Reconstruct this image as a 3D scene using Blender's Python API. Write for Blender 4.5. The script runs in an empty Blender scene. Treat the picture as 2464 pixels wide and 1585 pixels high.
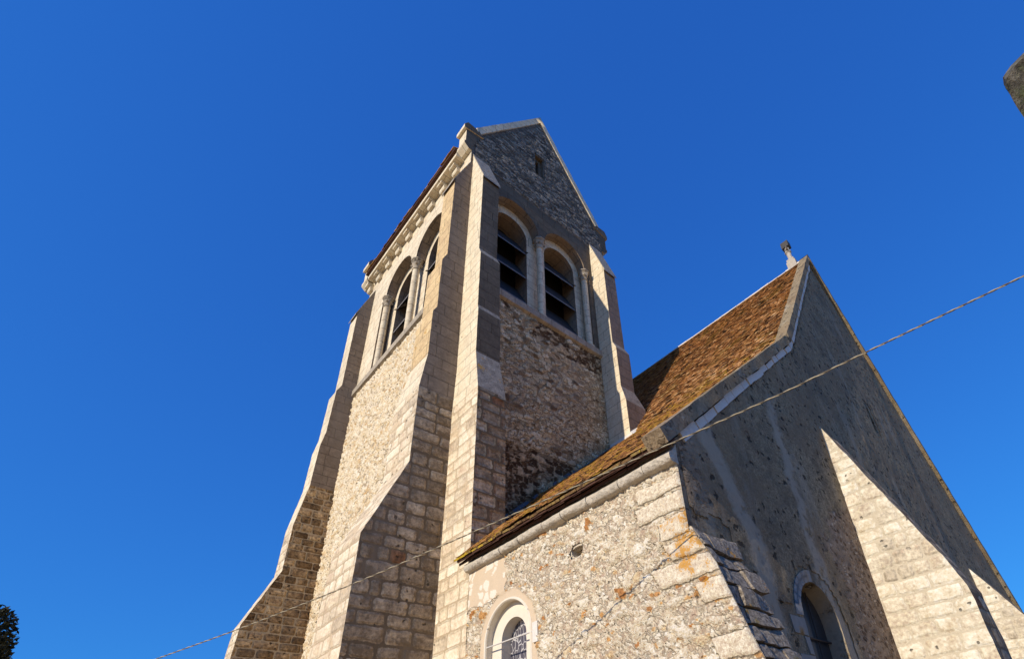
import bpy, bmesh, math, random
import numpy as np
from mathutils import Vector, Matrix, noise
from mathutils.geometry import delaunay_2d_cdt
rad = math.radians
random.seed(7)
scene = bpy.context.scene
col = scene.collection

# ------------------------------------------------------------------ camera
cam = bpy.data.objects.new('camera', bpy.data.cameras.new('camera'))
col.objects.link(cam); scene.camera = cam
R_ = Vector((0.72479497, -0.68533433, -0.07063357))
U_ = Vector((-0.31690289, -0.42265934, 0.84907693))
F_ = Vector((0.61175551, 0.59302271, 0.5235258))
m = Matrix((R_, U_, -F_)).transposed().to_4x4()
m.translation = Vector((-4.78242, -8.75309, 1.61316))
cam.matrix_world = m
cam.data.sensor_width = 36
cam.data.lens = 36 * 1313.707 / 2464
cam.data.shift_x = -193.84 / 2464
cam.data.shift_y = 315.79 / 2464
cam.data.clip_start = 0.05; cam.data.clip_end = 2000

# ------------------------------------------------------------------ light
SUN_DIR = Vector((-1, -0.032, 0.467)).normalized()      # towards the sun
EL = math.asin(SUN_DIR.z)
world = bpy.data.worlds.new('World'); scene.world = world; world.use_nodes = True
wt = world.node_tree
sky = wt.nodes.new('ShaderNodeTexSky'); sky.sky_type = 'NISHITA'; sky.sun_disc = False
sky.sun_elevation = EL
sky.sun_rotation = math.atan2(SUN_DIR.x, SUN_DIR.y)
sky.altitude = 0; sky.air_density = 1.0; sky.dust_density = 0.0; sky.ozone_density = 4.0
STR = 0.11                                     # channel curves: deep saturated blue, gentle towards the horizon
bg = wt.nodes['Background']; bg.inputs['Strength'].default_value = STR
sp_ = wt.nodes.new('ShaderNodeSeparateColor'); cm_ = wt.nodes.new('ShaderNodeCombineColor')
wt.links.new(sky.outputs[0], sp_.inputs[0])
for i, (k, g) in enumerate(((.108, .60), (.505, .62), (1.0, .42))):
    pw = wt.nodes.new('ShaderNodeMath'); pw.operation = 'POWER'; pw.inputs[1].default_value = g
    mu = wt.nodes.new('ShaderNodeMath'); mu.operation = 'MULTIPLY'; mu.inputs[1].default_value = k * STR ** g / STR
    wt.links.new(sp_.outputs[i], pw.inputs[0]); wt.links.new(pw.outputs[0], mu.inputs[0]); wt.links.new(mu.outputs[0], cm_.inputs[i])
wt.links.new(cm_.outputs[0], bg.inputs['Color'])
sun = bpy.data.objects.new('sun', bpy.data.lights.new('sun', 'SUN')); col.objects.link(sun)
sun.data.energy = 5.0; sun.data.angle = rad(0.53); sun.data.color = (1.0, 0.88, 0.70)
sun.rotation_euler = SUN_DIR.to_track_quat('Z', 'Y').to_euler(); sun.location = (-20, -5, 30)
scene.view_settings.view_transform = 'Standard'; scene.view_settings.look = 'None'
scene.view_settings.exposure = 0.0; scene.view_settings.gamma = 1.0

# ------------------------------------------------------------------ node helpers
class NT:
    def __init__(s, name):
        s.mat = bpy.data.materials.new(name); s.mat.use_nodes = True
        s.t = s.mat.node_tree; s.bsdf = s.t.nodes['Principled BSDF']
        s.bsdf.inputs['Roughness'].default_value = 0.9
        s.bsdf.inputs['Specular IOR Level'].default_value = 0.2
        s._pos = None
    def n(s, typ, **kw):
        o = s.t.nodes.new(typ)
        for k, v in kw.items(): setattr(o, k, v)
        return o
    def set(s, sock, v):
        if isinstance(v, bpy.types.NodeSocket): s.t.links.new(v, sock)
        elif isinstance(v, (tuple, list)) and len(v) == 3 and sock.type == 'RGBA': sock.default_value = (*v, 1)
        else: sock.default_value = v
    def pos(s):
        if s._pos is None: s._pos = s.n('ShaderNodeNewGeometry').outputs['Position']
        return s._pos
    def uv(s): return s.n('ShaderNodeUVMap').outputs[0]
    def xyz(s, v=None):
        o = s.n('ShaderNodeSeparateXYZ'); s.set(o.inputs[0], v or s.pos()); return o.outputs
    def comb(s, x, y, z):
        o = s.n('ShaderNodeCombineXYZ')
        for i, v in enumerate((x, y, z)): s.set(o.inputs[i], v)
        return o.outputs[0]
    def math(s, op, a, b=0.0, c=None, clamp=False):
        o = s.n('ShaderNodeMath', operation=op); o.use_clamp = clamp
        s.set(o.inputs[0], a); s.set(o.inputs[1], b)
        if c is not None: s.set(o.inputs[2], c)
        return o.outputs[0]
    def vscale(s, v, sc):
        o = s.n('ShaderNodeMapping'); s.set(o.inputs['Vector'], v); o.inputs['Scale'].default_value = sc; return o.outputs[0]
    def noise(s, v, scale, detail=4, rough=0.55, out='Fac'):
        o = s.n('ShaderNodeTexNoise'); s.set(o.inputs['Vector'], v); o.inputs['Scale'].default_value = scale
        o.inputs['Detail'].default_value = detail; o.inputs['Roughness'].default_value = rough
        return o.outputs[out]
    def warp(s, v, scale, amp, detail=2):
        c = s.noise(v, scale, detail, out='Color')
        a = s.n('ShaderNodeVectorMath', operation='SUBTRACT'); s.set(a.inputs[0], c); a.inputs[1].default_value = (.5, .5, .5)
        b = s.n('ShaderNodeVectorMath', operation='SCALE'); s.set(b.inputs[0], a.outputs[0]); b.inputs['Scale'].default_value = amp
        d = s.n('ShaderNodeVectorMath', operation='ADD'); s.set(d.inputs[0], v); s.set(d.inputs[1], b.outputs[0])
        return d.outputs[0]
    def vor(s, v, scale, feature='F1', rnd=1.0):
        o = s.n('ShaderNodeTexVoronoi', feature=feature); s.set(o.inputs['Vector'], v)
        o.inputs['Scale'].default_value = scale; o.inputs['Randomness'].default_value = rnd
        return o.outputs
    def step(s, v, a, b):
        o = s.n('ShaderNodeMapRange', interpolation_type='SMOOTHSTEP'); s.set(o.inputs[0], v)
        s.set(o.inputs[1], a); s.set(o.inputs[2], b); return o.outputs[0]
    def ramp(s, f, stops, mode='LINEAR'):
        o = s.n('ShaderNodeValToRGB'); s.set(o.inputs[0], f); r = o.color_ramp; r.interpolation = mode
        while len(r.elements) < len(stops): r.elements.new(0.5)
        for e, (p, c) in zip(r.elements, stops): e.position = p; e.color = (*c, 1)
        return o.outputs[0]
    def mix(s, f, a, b, mode='MIX'):
        o = s.n('ShaderNodeMix', data_type='RGBA', blend_type=mode)
        s.set(o.inputs[0], f); s.set(o.inputs[6], a); s.set(o.inputs[7], b); return o.outputs[2]
    def fmix(s, f, a, b):
        o = s.n('ShaderNodeMix', data_type='FLOAT'); s.set(o.inputs[0], f); s.set(o.inputs[2], a); s.set(o.inputs[3], b); return o.outputs[0]
    def sep(s, c):
        o = s.n('ShaderNodeSeparateColor'); s.set(o.inputs[0], c); return o.outputs
    def finish(s, color, height=None, dist=0.02, strength=1.0, rough=None):
        s.set(s.bsdf.inputs['Base Color'], color)
        if rough is not None: s.set(s.bsdf.inputs['Roughness'], rough)
        if height is not None:
            b = s.n('ShaderNodeBump'); b.inputs['Strength'].default_value = strength; b.inputs['Distance'].default_value = dist
            s.set(b.inputs['Height'], height); s.t.links.new(b.outputs[0], s.bsdf.inputs['Normal'])
        return s.mat

def sc(c, k): return tuple(min(1, x * k) for x in c)

def rubble_layers(t, freq, zs, stones, mortar, cover=0.35, wob=0.12, jw=0.08, pits=.3, soft=.12, mh=.4, cluster=0.0):
    """stones set in mortar: returns colour, height, stone mask"""
    p = t.warp(t.warp(t.pos(), 3.0, wob, 3), 14, wob * .22, 2)
    v = t.vscale(p, (freq, freq, freq * zs))
    d = t.vor(v, 1.0, 'DISTANCE_TO_EDGE')['Distance']
    f1 = t.vor(v, 1.0)
    c = t.sep(f1['Color'])
    fine = t.noise(t.pos(), 24, 4, .7)
    d2 = t.math('ADD', t.math('MINIMUM', d, t.math('SUBTRACT', t.math('ADD', .38, t.math('MULTIPLY', c[1], .22)), t.math('MULTIPLY', f1['Distance'], .75))), t.math('MULTIPLY', t.math('SUBTRACT', fine, .5), .26))
    mask = t.step(d2, jw, jw + soft)
    keep = t.step(t.math('ADD', c[1], t.math('MULTIPLY', t.math('SUBTRACT', t.noise(t.pos(), 1.3, 3), .5), .9)), cover - .03, cover + .03)
    mask = t.math('MULTIPLY', mask, keep)
    c0 = c[0]
    if cluster > 0: c0 = t.math('ADD', t.math('MULTIPLY', c[0], 1 - cluster), t.math('MULTIPLY', t.step(t.noise(t.pos(), .75, 3, .6), .36, .60), cluster))
    scol = t.ramp(c0, stones)
    grain = t.noise(t.pos(), 30, 4, .65)
    scol = t.mix(.6, scol, t.ramp(grain, [(.28, (.2, .17, .15)), (.72, (.95, .92, .88))]), 'OVERLAY')
    mid = t.noise(t.pos(), 8, 5, .72)
    mcol = t.mix(t.noise(t.pos(), 45, 3, .7), sc(mortar, .78), sc(mortar, 1.15))
    mcol = t.mix(.55, mcol, t.ramp(mid, [(.32, (.22, .20, .18)), (.68, (.82, .80, .78))]), 'OVERLAY')
    colr = t.mix(mask, mcol, scol)
    h = t.math('ADD', t.math('MULTIPLY', mask, t.math('ADD', mh, t.math('MULTIPLY', c[2], mh))),
               t.math('ADD', t.math('MULTIPLY', fine, .35), t.math('MULTIPLY', mid, .6)))
    if pits > 0:
        pv = t.vor(t.vscale(t.warp(t.pos(), 9, .12), (freq * 1.1, freq * 1.1, freq * 2.2)), 1.0)
        pk = t.math('MULTIPLY', t.step(t.math('ADD', pv['Distance'], t.math('MULTIPLY', fine, .3)), .40, .28), t.step(t.sep(pv['Color'])[0], 1 - pits, 1 - pits + .02))
        colr = t.mix(t.math('MULTIPLY', pk, .85), colr, sc(mortar, .16)); h = t.math('SUBTRACT', h, t.math('MULTIPLY', pk, .7))
    return colr, h, mask, c

def stains(t, colr, amt=.5, scale=.7):
    n = t.noise(t.vscale(t.pos(), (1, 1, .35)), scale, 5, .6)
    return t.mix(t.math('MULTIPLY', t.step(n, .5, .72), amt), colr, (.23, .205, .18), 'MIX')

def lichen(t, colr, c=(.50, .26, .035), thr=.66, scale=2.6, amt=.8):
    n = t.math('ADD', t.math('MULTIPLY', t.noise(t.pos(), scale, 3, .6), .65), t.math('MULTIPLY', t.noise(t.pos(), scale * 9, 3, .6), .35))
    return t.mix(t.math('MULTIPLY', t.step(n, thr, thr + .035), amt), colr, c)

STONE = [(0.0, (.46, .33, .17)), (.12, (.60, .48, .32)), (.45, (.66, .56, .42)), (.75, (.70, .62, .50)), (1.0, (.52, .45, .36))]
SHADEST = [(0.0, (.16, .10, .06)), (.22, (.26, .17, .11)), (.45, (.36, .31, .26)), (.75, (.42, .39, .35)), (1.0, (.22, .20, .19))]

def mat_rubble(name, freq, zs, stones, mortar, cover, dist=.03, lich=.7, stain=.3, wob=.12, jw=.08, pits=.3, cluster=0., soft=.12):
    t = NT(name)
    c, h, mask, cell = rubble_layers(t, freq, zs, stones, mortar, cover, wob, jw, pits, soft, .4, cluster)
    c = stains(t, c, stain)
    if lich < 1: c = lichen(t, c, thr=lich)
    return t.finish(c, h, dist)

def mat_ashlar(name, w, h, c1, c2, mortar, jw=.012, wob=.02, pits=.5, lich=.66, stain=.4, dist=.02, lcol=(.45, .25, .05), rough=.35, morfade=0.0, rust=0.0, bevel=.05, smear=0.0, rnd=.25, idv=1.0):
    """irregular coursed blocks: course heights, block widths and corners all vary"""
    t = NT(name)
    uv = t.warp(t.warp(t.uv(), 1.7, wob * 2.0, 2), 9, wob * .9, 3)
    x = t.xyz(uv)
    wv = t.noise(t.comb(3.7, 0., t.math('MULTIPLY', x[1], 1.0)), 1.9 / (h * 4), 1)
    v2 = t.math('DIVIDE', t.math('ADD', x[1], t.math('MULTIPLY', wv, h * 1.1)), h)
    r = t.math('FLOOR', v2); fv = t.math('FRACT', v2)
    wn = t.n('ShaderNodeTexWhiteNoise', noise_dimensions='1D'); t.set(wn.inputs['W'], r)
    rc = t.sep(wn.outputs['Color'])
    ws = t.math('MULTIPLY', t.math('ADD', .62, t.math('MULTIPLY', rc[0], .85)), w)
    u2 = t.math('ADD', t.math('DIVIDE', x[0], ws), t.math('MULTIPLY', rc[1], 17.0))
    u2 = t.math('ADD', u2, t.math('MULTIPLY', t.noise(t.comb(u2, t.math('MULTIPLY', r, 7.31), 0.), .8, 1), .9))
    c_ = t.math('FLOOR', u2); fu = t.math('FRACT', u2)
    w2 = t.n('ShaderNodeTexWhiteNoise', noise_dimensions='2D'); t.set(w2.inputs['Vector'], t.comb(c_, r, 0.))
    idc = t.sep(w2.outputs['Color'])
    du = t.math('MULTIPLY', t.math('SUBTRACT', .5, t.math('ABSOLUTE', t.math('SUBTRACT', fu, .5))), ws)
    dv = t.math('MULTIPLY', t.math('SUBTRACT', .5, t.math('ABSOLUTE', t.math('SUBTRACT', fv, .5))), h)
    R = rnd * h
    qx = t.math('MAXIMUM', t.math('SUBTRACT', R, du), 0.); qy = t.math('MAXIMUM', t.math('SUBTRACT', R, dv), 0.)
    d = t.math('SUBTRACT', R, t.math('SQRT', t.math('ADD', t.math('MULTIPLY', qx, qx), t.math('MULTIPLY', qy, qy))))
    d = t.math('ADD', d, t.math('MULTIPLY', t.math('SUBTRACT', t.noise(t.pos(), 15, 4, .7), .5), jw * 2.2))
    jm = t.step(d, jw * 1.15, jw * .55)
    if morfade > 0: jm = t.math('MULTIPLY', jm, t.step(t.noise(t.pos(), 1.6, 3), morfade - .12, morfade + .1))
    bev = t.step(d, jw * .6, jw + bevel)
    base = t.mix(t.math('ADD', .5 - .5 * idv, t.math('MULTIPLY', idc[0], idv)) if idv < 1 else idc[0], c1, c2)
    base = t.mix(t.math('MULTIPLY', t.step(idc[1], .72, .95), .55 * idv), base, sc(c1, .62))
    if rust > 0: base = t.mix(t.math('MULTIPLY', t.step(idc[2], 1 - rust, 1 - rust + .02), .8), base, (.20, .085, .035))
    grain = t.noise(t.pos(), 17, 6, .68)
    base = t.mix(rough, base, t.ramp(grain, [(.30, (.10, .09, .085)), (.70, (.97, .95, .92))]), 'OVERLAY')
    tone = t.noise(t.pos(), 4.1, 5, .65)
    base = t.mix(rough, base, t.ramp(tone, [(.33, (.24, .20, .17)), (.67, (.84, .82, .78))]), 'OVERLAY')
    vv = t.vor(t.warp(t.pos(), 9, .10), 8.0)
    pit = t.math('MULTIPLY', t.step(t.math('ADD', vv['Distance'], t.math('MULTIPLY', grain, .25)), .36, .26), t.step(t.sep(vv['Color'])[0], 1 - pits * .45, 1 - pits * .45 + .03))
    base = t.mix(t.math('MULTIPLY', pit, .85), base, sc(c1, .25))
    mc = t.mix(t.noise(t.pos(), 26, 4, .7), sc(mortar, .62), sc(mortar, 1.15))
    c = t.mix(jm, base, mc)
    if smear > 0:
        sm = t.math('MULTIPLY', t.step(t.noise(t.pos(), 1.9, 4, .6), .60 - smear * .2, .66 - smear * .2), .85)
        c = t.mix(sm, c, t.mix(grain, sc(mortar, .9), sc(mortar, 1.35)))
        jm = t.math('MULTIPLY', jm, t.math('SUBTRACT', 1.0, sm))
    c = stains(t, c, stain)
    if lich < 1: c = lichen(t, c, lcol, lich)
    hh = t.math('SUBTRACT', t.math('ADD', t.math('MULTIPLY', bev, .6), t.math('MULTIPLY', grain, .55)), t.math('MULTIPLY', pit, 1.2))
    hh = t.math('ADD', hh, t.math('MULTIPLY', idc[0], .12 * idv))
    return t.finish(c, hh, dist)

def mat_dressed(name, c, var=.25, dist=.006, lich=.74, stain=.35, w=.62, h=.34, jdark=.50, jw=.009):
    return mat_ashlar(name, w, h, sc(c, 1 - var * .5), sc(c, 1 + var * .3), sc(c, jdark), jw=jw, wob=.004, pits=.10, lich=lich, stain=stain, dist=dist, rough=.26, rnd=.05, bevel=.006, idv=.3)

M = {}
M['dressed'] = mat_dressed('pale dressed limestone', (.66, .575, .43), lich=.72, stain=.22)
M['dressed_grey'] = mat_dressed('weathered dressed limestone', (.36, .315, .25), var=.5, stain=.6, dist=.012, lich=.66)
M['grime_shade'] = mat_dressed('soot crusted and shaded limestone', (.145, .118, .085), var=.7, stain=.3, dist=.010, lich=.80)  # sooty crust on the buttress; elsewhere the dark colour stands in for shade
M['ochre'] = mat_dressed('ochre lichened limestone', (.56, .42, .24), var=.4, stain=.3, dist=.012, lich=.60)
M['browned_shade'] = mat_dressed('browned limestone side', (.235, .185, .14), var=.7, stain=.5, dist=.014, lich=.70)  # dirty brown sides; on the arch soffits the colour stands in for shade
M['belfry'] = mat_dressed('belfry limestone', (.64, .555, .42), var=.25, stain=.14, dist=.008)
M['ashlar'] = mat_ashlar('coursed rough ashlar', .44, .25, (.58, .48, .35), (.72, .63, .49), (.50, .39, .26), jw=.016, wob=.03, dist=.035, stain=.18, lich=.72, smear=.12)
M['ashlar_grey'] = mat_ashlar('grimed and shaded coursed ashlar', .46, .27, (.215, .165, .11), (.40, .335, .25), (.15, .11, .07), jw=.022, wob=.04, dist=.05, stain=.45, lich=.70, rust=.045, rough=.6, smear=.2)  # grimed stone, darkened further so the colour carries shade of unlit faces
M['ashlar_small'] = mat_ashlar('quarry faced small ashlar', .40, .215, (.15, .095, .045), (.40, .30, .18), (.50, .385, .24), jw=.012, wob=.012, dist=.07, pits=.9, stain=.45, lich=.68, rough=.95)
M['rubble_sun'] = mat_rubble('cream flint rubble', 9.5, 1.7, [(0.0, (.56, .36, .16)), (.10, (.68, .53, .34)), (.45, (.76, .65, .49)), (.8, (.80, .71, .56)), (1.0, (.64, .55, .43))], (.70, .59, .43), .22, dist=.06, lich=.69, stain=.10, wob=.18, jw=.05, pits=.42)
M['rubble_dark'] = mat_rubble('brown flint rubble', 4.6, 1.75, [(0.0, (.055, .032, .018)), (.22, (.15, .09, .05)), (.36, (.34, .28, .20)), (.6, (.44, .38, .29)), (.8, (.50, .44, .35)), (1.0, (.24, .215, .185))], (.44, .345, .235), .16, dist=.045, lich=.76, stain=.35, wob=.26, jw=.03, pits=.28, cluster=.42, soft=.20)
M['gable_rubble'] = mat_rubble('thin grey rubble courses', 4.4, 3.4, [(0, (.05, .044, .038)), (.3, (.15, .13, .105)), (.7, (.28, .245, .20)), (1, (.44, .39, .32))], (.20, .168, .13), .25, dist=.12, lich=.82, stain=.6, wob=.14, jw=.06)
M['lichened'] = None
def m_lichened():
    t = NT('speckled lichen stone')
    n = t.math('ADD', t.math('MULTIPLY', t.noise(t.pos(), 34, 4, .7), .55), t.math('MULTIPLY', t.noise(t.pos(), 7, 4, .65), .45))
    c = t.ramp(n, [(.36, (.12, .105, .09)), (.47, (.26, .235, .205)), (.56, (.33, .30, .255)), (.68, (.55, .52, .47))])
    c = lichen(t, c, (.45, .26, .05), .60, 2.0)
    return t.finish(c, n, .03)
M['lichened'] = m_lichened()

def m_nave_side():
    t = NT('pebbly lime mortared rubble')
    st = [(0, (.54, .29, .10)), (.08, (.60, .38, .18)), (.13, (.66, .56, .42)), (.5, (.72, .63, .49)), (.85, (.78, .71, .58)), (1, (.56, .49, .40))]
    c1, h1, m1, cell = rubble_layers(t, 17, 1.4, st, (.66, .575, .455), .42, .16, .04, .16, .26, .16)
    # scattered larger stones
    v = t.vscale(t.warp(t.pos(), 5, .10), (4.2, 4.2, 5.6)); vo = t.vor(v, 1.0)
    rc = t.sep(vo['Color'])
    big = t.math('MULTIPLY', t.step(t.math('ADD', vo['Distance'], t.math('MULTIPLY', t.noise(t.pos(), 18, 3), .16)), .42, .36), t.step(rc[1], .74, .76))
    bc = t.ramp(rc[0], [(0, (.56, .30, .09)), (.22, (.60, .38, .17)), (.28, (.68, .59, .47)), (1, (.74, .69, .60))])
    bc = t.mix(.4, bc, t.ramp(t.noise(t.pos(), 40, 4, .7), [(.3, (.2, .18, .16)), (.7, (.95, .92, .88))]), 'OVERLAY')
    c = t.mix(big, c1, bc); h = t.math('ADD', h1, t.math('MULTIPLY', big, .35))
    v3 = t.vor(t.vscale(t.warp(t.warp(t.pos(), 7, .12), 24, .03), (8.5, 8.5, 12.5)), 1.0); r3 = t.sep(v3['Color'])
    b3 = t.math('MULTIPLY', t.step(t.math('ADD', v3['Distance'], t.math('MULTIPLY', t.noise(t.pos(), 26, 3), .3)), .50, .38), t.step(r3[1], .72, .74))
    c3 = t.ramp(r3[0], [(0, (.42, .19, .06)), (.18, (.56, .33, .14)), (.30, (.66, .52, .34)), (.4, (.76, .69, .57)), (.85, (.80, .75, .66)), (1, (.40, .34, .27))])
    c = t.mix(b3, c, c3); h = t.math('ADD', h, t.math('MULTIPLY', b3, .3))
    # pale, grey and ochre zones of the pointing
    zone = t.noise(t.pos(), .9, 4, .6)
    c = t.mix(t.math('MULTIPLY', t.step(zone, .42, .62), .40), c, (.47, .43, .37))
    x = t.xyz()
    # smooth plaster repair beside the buttress, edge broken by noise, white stones showing
    nz = t.math('MULTIPLY', t.math('SUBTRACT', t.noise(t.pos(), 5, 4, .65), .5), .28)
    e = t.math('MINIMUM', t.math('ADD', x[1], 2.13), t.math('SUBTRACT', x[2], 4.30))
    pm = t.step(t.math('ADD', e, nz), -.012, .012)
    # plaster round the window
    wy = t.math('DIVIDE', t.math('ABSOLUTE', t.math('ADD', x[1], 2.20)), .73)
    wz = t.math('DIVIDE', t.math('MAXIMUM', t.math('SUBTRACT', x[2], 3.60), 0.0), .74)
    wr = t.math('SQRT', t.math('ADD', t.math('MULTIPLY', wy, wy), t.math('MULTIPLY', wz, wz)))
    pm2 = t.step(t.math('ADD', wr, t.math('MULTIPLY', nz, .8)), 1.04, .99)
    pm = t.math('MAXIMUM', pm, pm2)
    pc = t.mix(t.noise(t.pos(), 6, 5, .7), (.56, .45, .33), (.63, .53, .41))
    sv = t.vscale(t.warp(t.pos(), 4, .12), (3.6, 3.6, 4.8)); so = t.vor(sv, 1.0); sr = t.sep(so['Color'])
    ws = t.math('MULTIPLY', t.step(t.math('ADD', so['Distance'], t.math('MULTIPLY', t.noise(t.pos(), 16, 3), .2)), .46, .40), t.step(sr[1], .48, .50))
    ws = t.math('MULTIPLY', ws, t.math('SUBTRACT', 1.0, pm2))
    pcol = t.mix(ws, pc, t.mix(t.noise(t.pos(), 25, 4), (.62, .58, .51), (.78, .74, .66)))
    c = t.mix(pm, c, pcol)
    h = t.fmix(pm, h, t.math('ADD', .75, t.math('ADD', t.math('MULTIPLY', ws, .25), t.math('MULTIPLY', t.noise(t.pos(), 20, 4), .10))))
    # orange lichen near the corner
    ln = t.math('ADD', t.math('MULTIPLY', t.noise(t.pos(), 3.2, 3, .6), .6), t.math('MULTIPLY', t.noise(t.pos(), 26, 3), .4))
    near = t.math('MULTIPLY', t.step(x[1], -4.9, -5.5), t.math('MULTIPLY', t.step(x[2], 3.2, 3.7), t.step(x[2], 4.6, 4.2)))
    c = t.mix(t.math('MULTIPLY', t.step(t.math('ADD', ln, t.math('MULTIPLY', near, .08)), .665, .70), .85), c, (.44, .21, .04))
    pt = t.vor(t.warp(t.pos(), 11, .08), 12.0)
    pk = t.math('MULTIPLY', t.math('MULTIPLY', t.step(pt['Distance'], .30, .18), t.step(t.sep(pt['Color'])[2], .86, .88)), t.math('SUBTRACT', 1.0, pm))
    c = t.mix(t.math('MULTIPLY', pk, .8), c, (.13, .09, .06)); h = t.math('SUBTRACT', h, t.math('MULTIPLY', pk, .6))
    return t.finish(c, h, .07)
M['nave_side'] = m_nave_side()

def m_roughcast():
    t = NT('grey roughcast gable')
    x = t.xyz()
    n = t.noise(t.pos(), 32, 5, .72); n2 = t.noise(t.pos(), 1.4, 5, .65)
    c = t.mix(t.step(n, .30, .70), (.16, .125, .078), (.39, .315, .20))
    c = t.mix(.5, c, t.ramp(t.noise(t.pos(), 9, 5, .75), [(.33, (.2, .19, .18)), (.67, (.82, .80, .78))]), 'OVERLAY')
    c = t.mix(t.math('MULTIPLY', t.step(n2, .42, .66), .55), c, (.11, .09, .066))
    n4 = t.noise(t.pos(), .55, 5, .62)
    c = t.mix(t.math('MULTIPLY', t.step(n4, .44, .62), .55), c, (.27, .19, .11)); c = t.mix(t.math('MULTIPLY', t.step(t.noise(t.vscale(t.pos(), (1, 1, .22)), 1.7, 4, .6), .54, .70), .5), c, (.40, .35, .27))
    # dark pocks, small bright stones laid in rows
    v = t.vor(t.vscale(t.warp(t.warp(t.pos(), 5, .3, 4), 16, .10), (6, 6, 8)), 1.0); vc = t.sep(v['Color'])
    pk = t.math('MULTIPLY', t.step(t.math('ADD', v['Distance'], t.math('MULTIPLY', n, .3)), .50, .38), t.step(vc[0], .58, .60))
    wh = t.math('MULTIPLY', t.step(t.math('ADD', v['Distance'], t.math('MULTIPLY', n, .3)), .34, .27), t.step(vc[1], .955, .96))
    # rubble exposed low down to the right of the window
    rc, rh, rm, cell = rubble_layers(t, 9, 1.5, [(0, (.06, .04, .03)), (.3, (.17, .11, .07)), (.6, (.26, .19, .13)), (1, (.40, .34, .27))], (.27, .205, .145), .30, .16, .06)
    nz = t.math('MULTIPLY', t.math('SUBTRACT', t.noise(t.pos(), 2.2, 5, .7), .5), 2.6)
    ex = t.step(t.math('ADD', t.math('SUBTRACT', t.math('MULTIPLY', t.math('SUBTRACT', x[0], 3.4), .9), t.math('MAXIMUM', t.math('SUBTRACT', x[2], 4.9), 0.0)), nz), .15, .5)
    ex = t.math('MULTIPLY', ex, t.step(x[0], 7.5, 5.5))
    ex2 = t.step(t.math('ADD', t.math('SUBTRACT', .9, x[0]), t.math('MULTIPLY', nz, .5)), .35, .75)
    ex = t.math('MAXIMUM', ex, t.math('MULTIPLY', ex2, .6))
    c = t.mix(t.math('MULTIPLY', pk, .85), c, (.035, .028, .02)); c = t.mix(wh, c, (.50, .48, .44)); c = t.mix(ex, c, rc)
    h = t.math('ADD', t.math('MULTIPLY', n, .6), t.math('SUBTRACT', t.math('MULTIPLY', wh, .4), t.math('MULTIPLY', pk, .8)))
    h = t.fmix(ex, h, rh)
    # two smooth cement strips running down the wall
    w1 = t.math('MULTIPLY', t.math('SUBTRACT', t.noise(t.comb(0., 0., x[2]), 1.1, 2), .5), 1.1)
    e1 = t.math('MULTIPLY', t.math('SUBTRACT', t.noise(t.pos(), 5, 5, .7), .5), .34)
    d1 = t.math('ABSOLUTE', t.math('SUBTRACT', t.math('SUBTRACT', x[0], 3.12), w1))
    wd1 = t.math('ADD', t.math('MAXIMUM', t.math('MULTIPLY', t.math('SUBTRACT', 5.6, x[2]), .15), .15), e1)
    s1 = t.math('MULTIPLY', t.step(t.math('SUBTRACT', wd1, d1), -.09, .09), t.step(x[2], 7.7, 7.2))
    c2 = t.math('ADD', .72, t.math('MINIMUM', t.math('MAXIMUM', t.math('MULTIPLY', t.math('SUBTRACT', 5.6, x[2]), .5), 0.), .68))
    d2 = t.math('ABSOLUTE', t.math('SUBTRACT', t.math('SUBTRACT', x[0], c2), t.math('MULTIPLY', w1, .3)))
    s2 = t.math('MULTIPLY', t.step(t.math('SUBTRACT', t.math('ADD', .21, e1), d2), -.09, .09), t.step(x[2], 6.3, 5.6))
    st = t.math('MULTIPLY', t.math('MAXIMUM', s1, s2), t.step(t.noise(t.pos(), 3.1, 5, .7), .33, .46))
    c = t.mix(t.math('MULTIPLY', st, .62), c, t.mix(t.noise(t.pos(), 12, 4), (.33, .285, .22), (.46, .40, .315)))
    h = t.fmix(st, h, .55)
    return t.finish(c, h, .05)
M['roughcast'] = m_roughcast()

def m_tiles(name='clay roof tiles'):
    t = NT(name)
    a = t.n('ShaderNodeAttribute', attribute_name='tint'); v = t.sep(a.outputs['Color'])
    c = t.ramp(v[0], [(0, (.05, .026, .015)), (.18, (.17, .08, .035)), (.45, (.42, .215, .085)), (.75, (.57, .33, .14)), (1, (.68, .50, .29))])
    g = t.noise(t.pos(), 30, 4, .7)
    c = t.mix(.5, c, t.ramp(g, [(.3, (.2, .2, .2)), (.7, (.85, .85, .85))]), 'OVERLAY')
    mo = t.noise(t.pos(), 1.1, 5, .65)
    c = t.mix(t.math('MULTIPLY', t.step(mo, .5, .68), .45), c, (.30, .20, .045))
    x = t.xyz()
    low = t.step(x[2], 11.8, 9.6)
    ly = t.math('ADD', t.noise(t.pos(), 5, 4, .7), t.math('MULTIPLY', low, .12))
    c = t.mix(t.math('MULTIPLY', t.step(ly, .64, .69), .8), c, (.44, .28, .04))
    return t.finish(c, g, .008, rough=.85)
M['tiles'] = m_tiles()

def m_moss_tile():
    t = NT('mossy eave tiles')
    n = t.noise(t.pos(), 9, 5, .7); x = t.xyz()
    c = t.ramp(n, [(.3, (.06, .03, .02)), (.5, (.17, .10, .045)), (.6, (.26, .18, .06)), (.75, (.33, .25, .10))])
    far = t.step(x[1], -2.6, -1.2)
    ly = t.math('ADD', t.noise(t.pos(), 14, 4, .7), t.math('MULTIPLY', far, .22))
    c = t.mix(t.step(ly, .64, .67), c, (.46, .31, .03))
    return t.finish(c, n, .03)
M['moss_tile'] = m_moss_tile()

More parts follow.
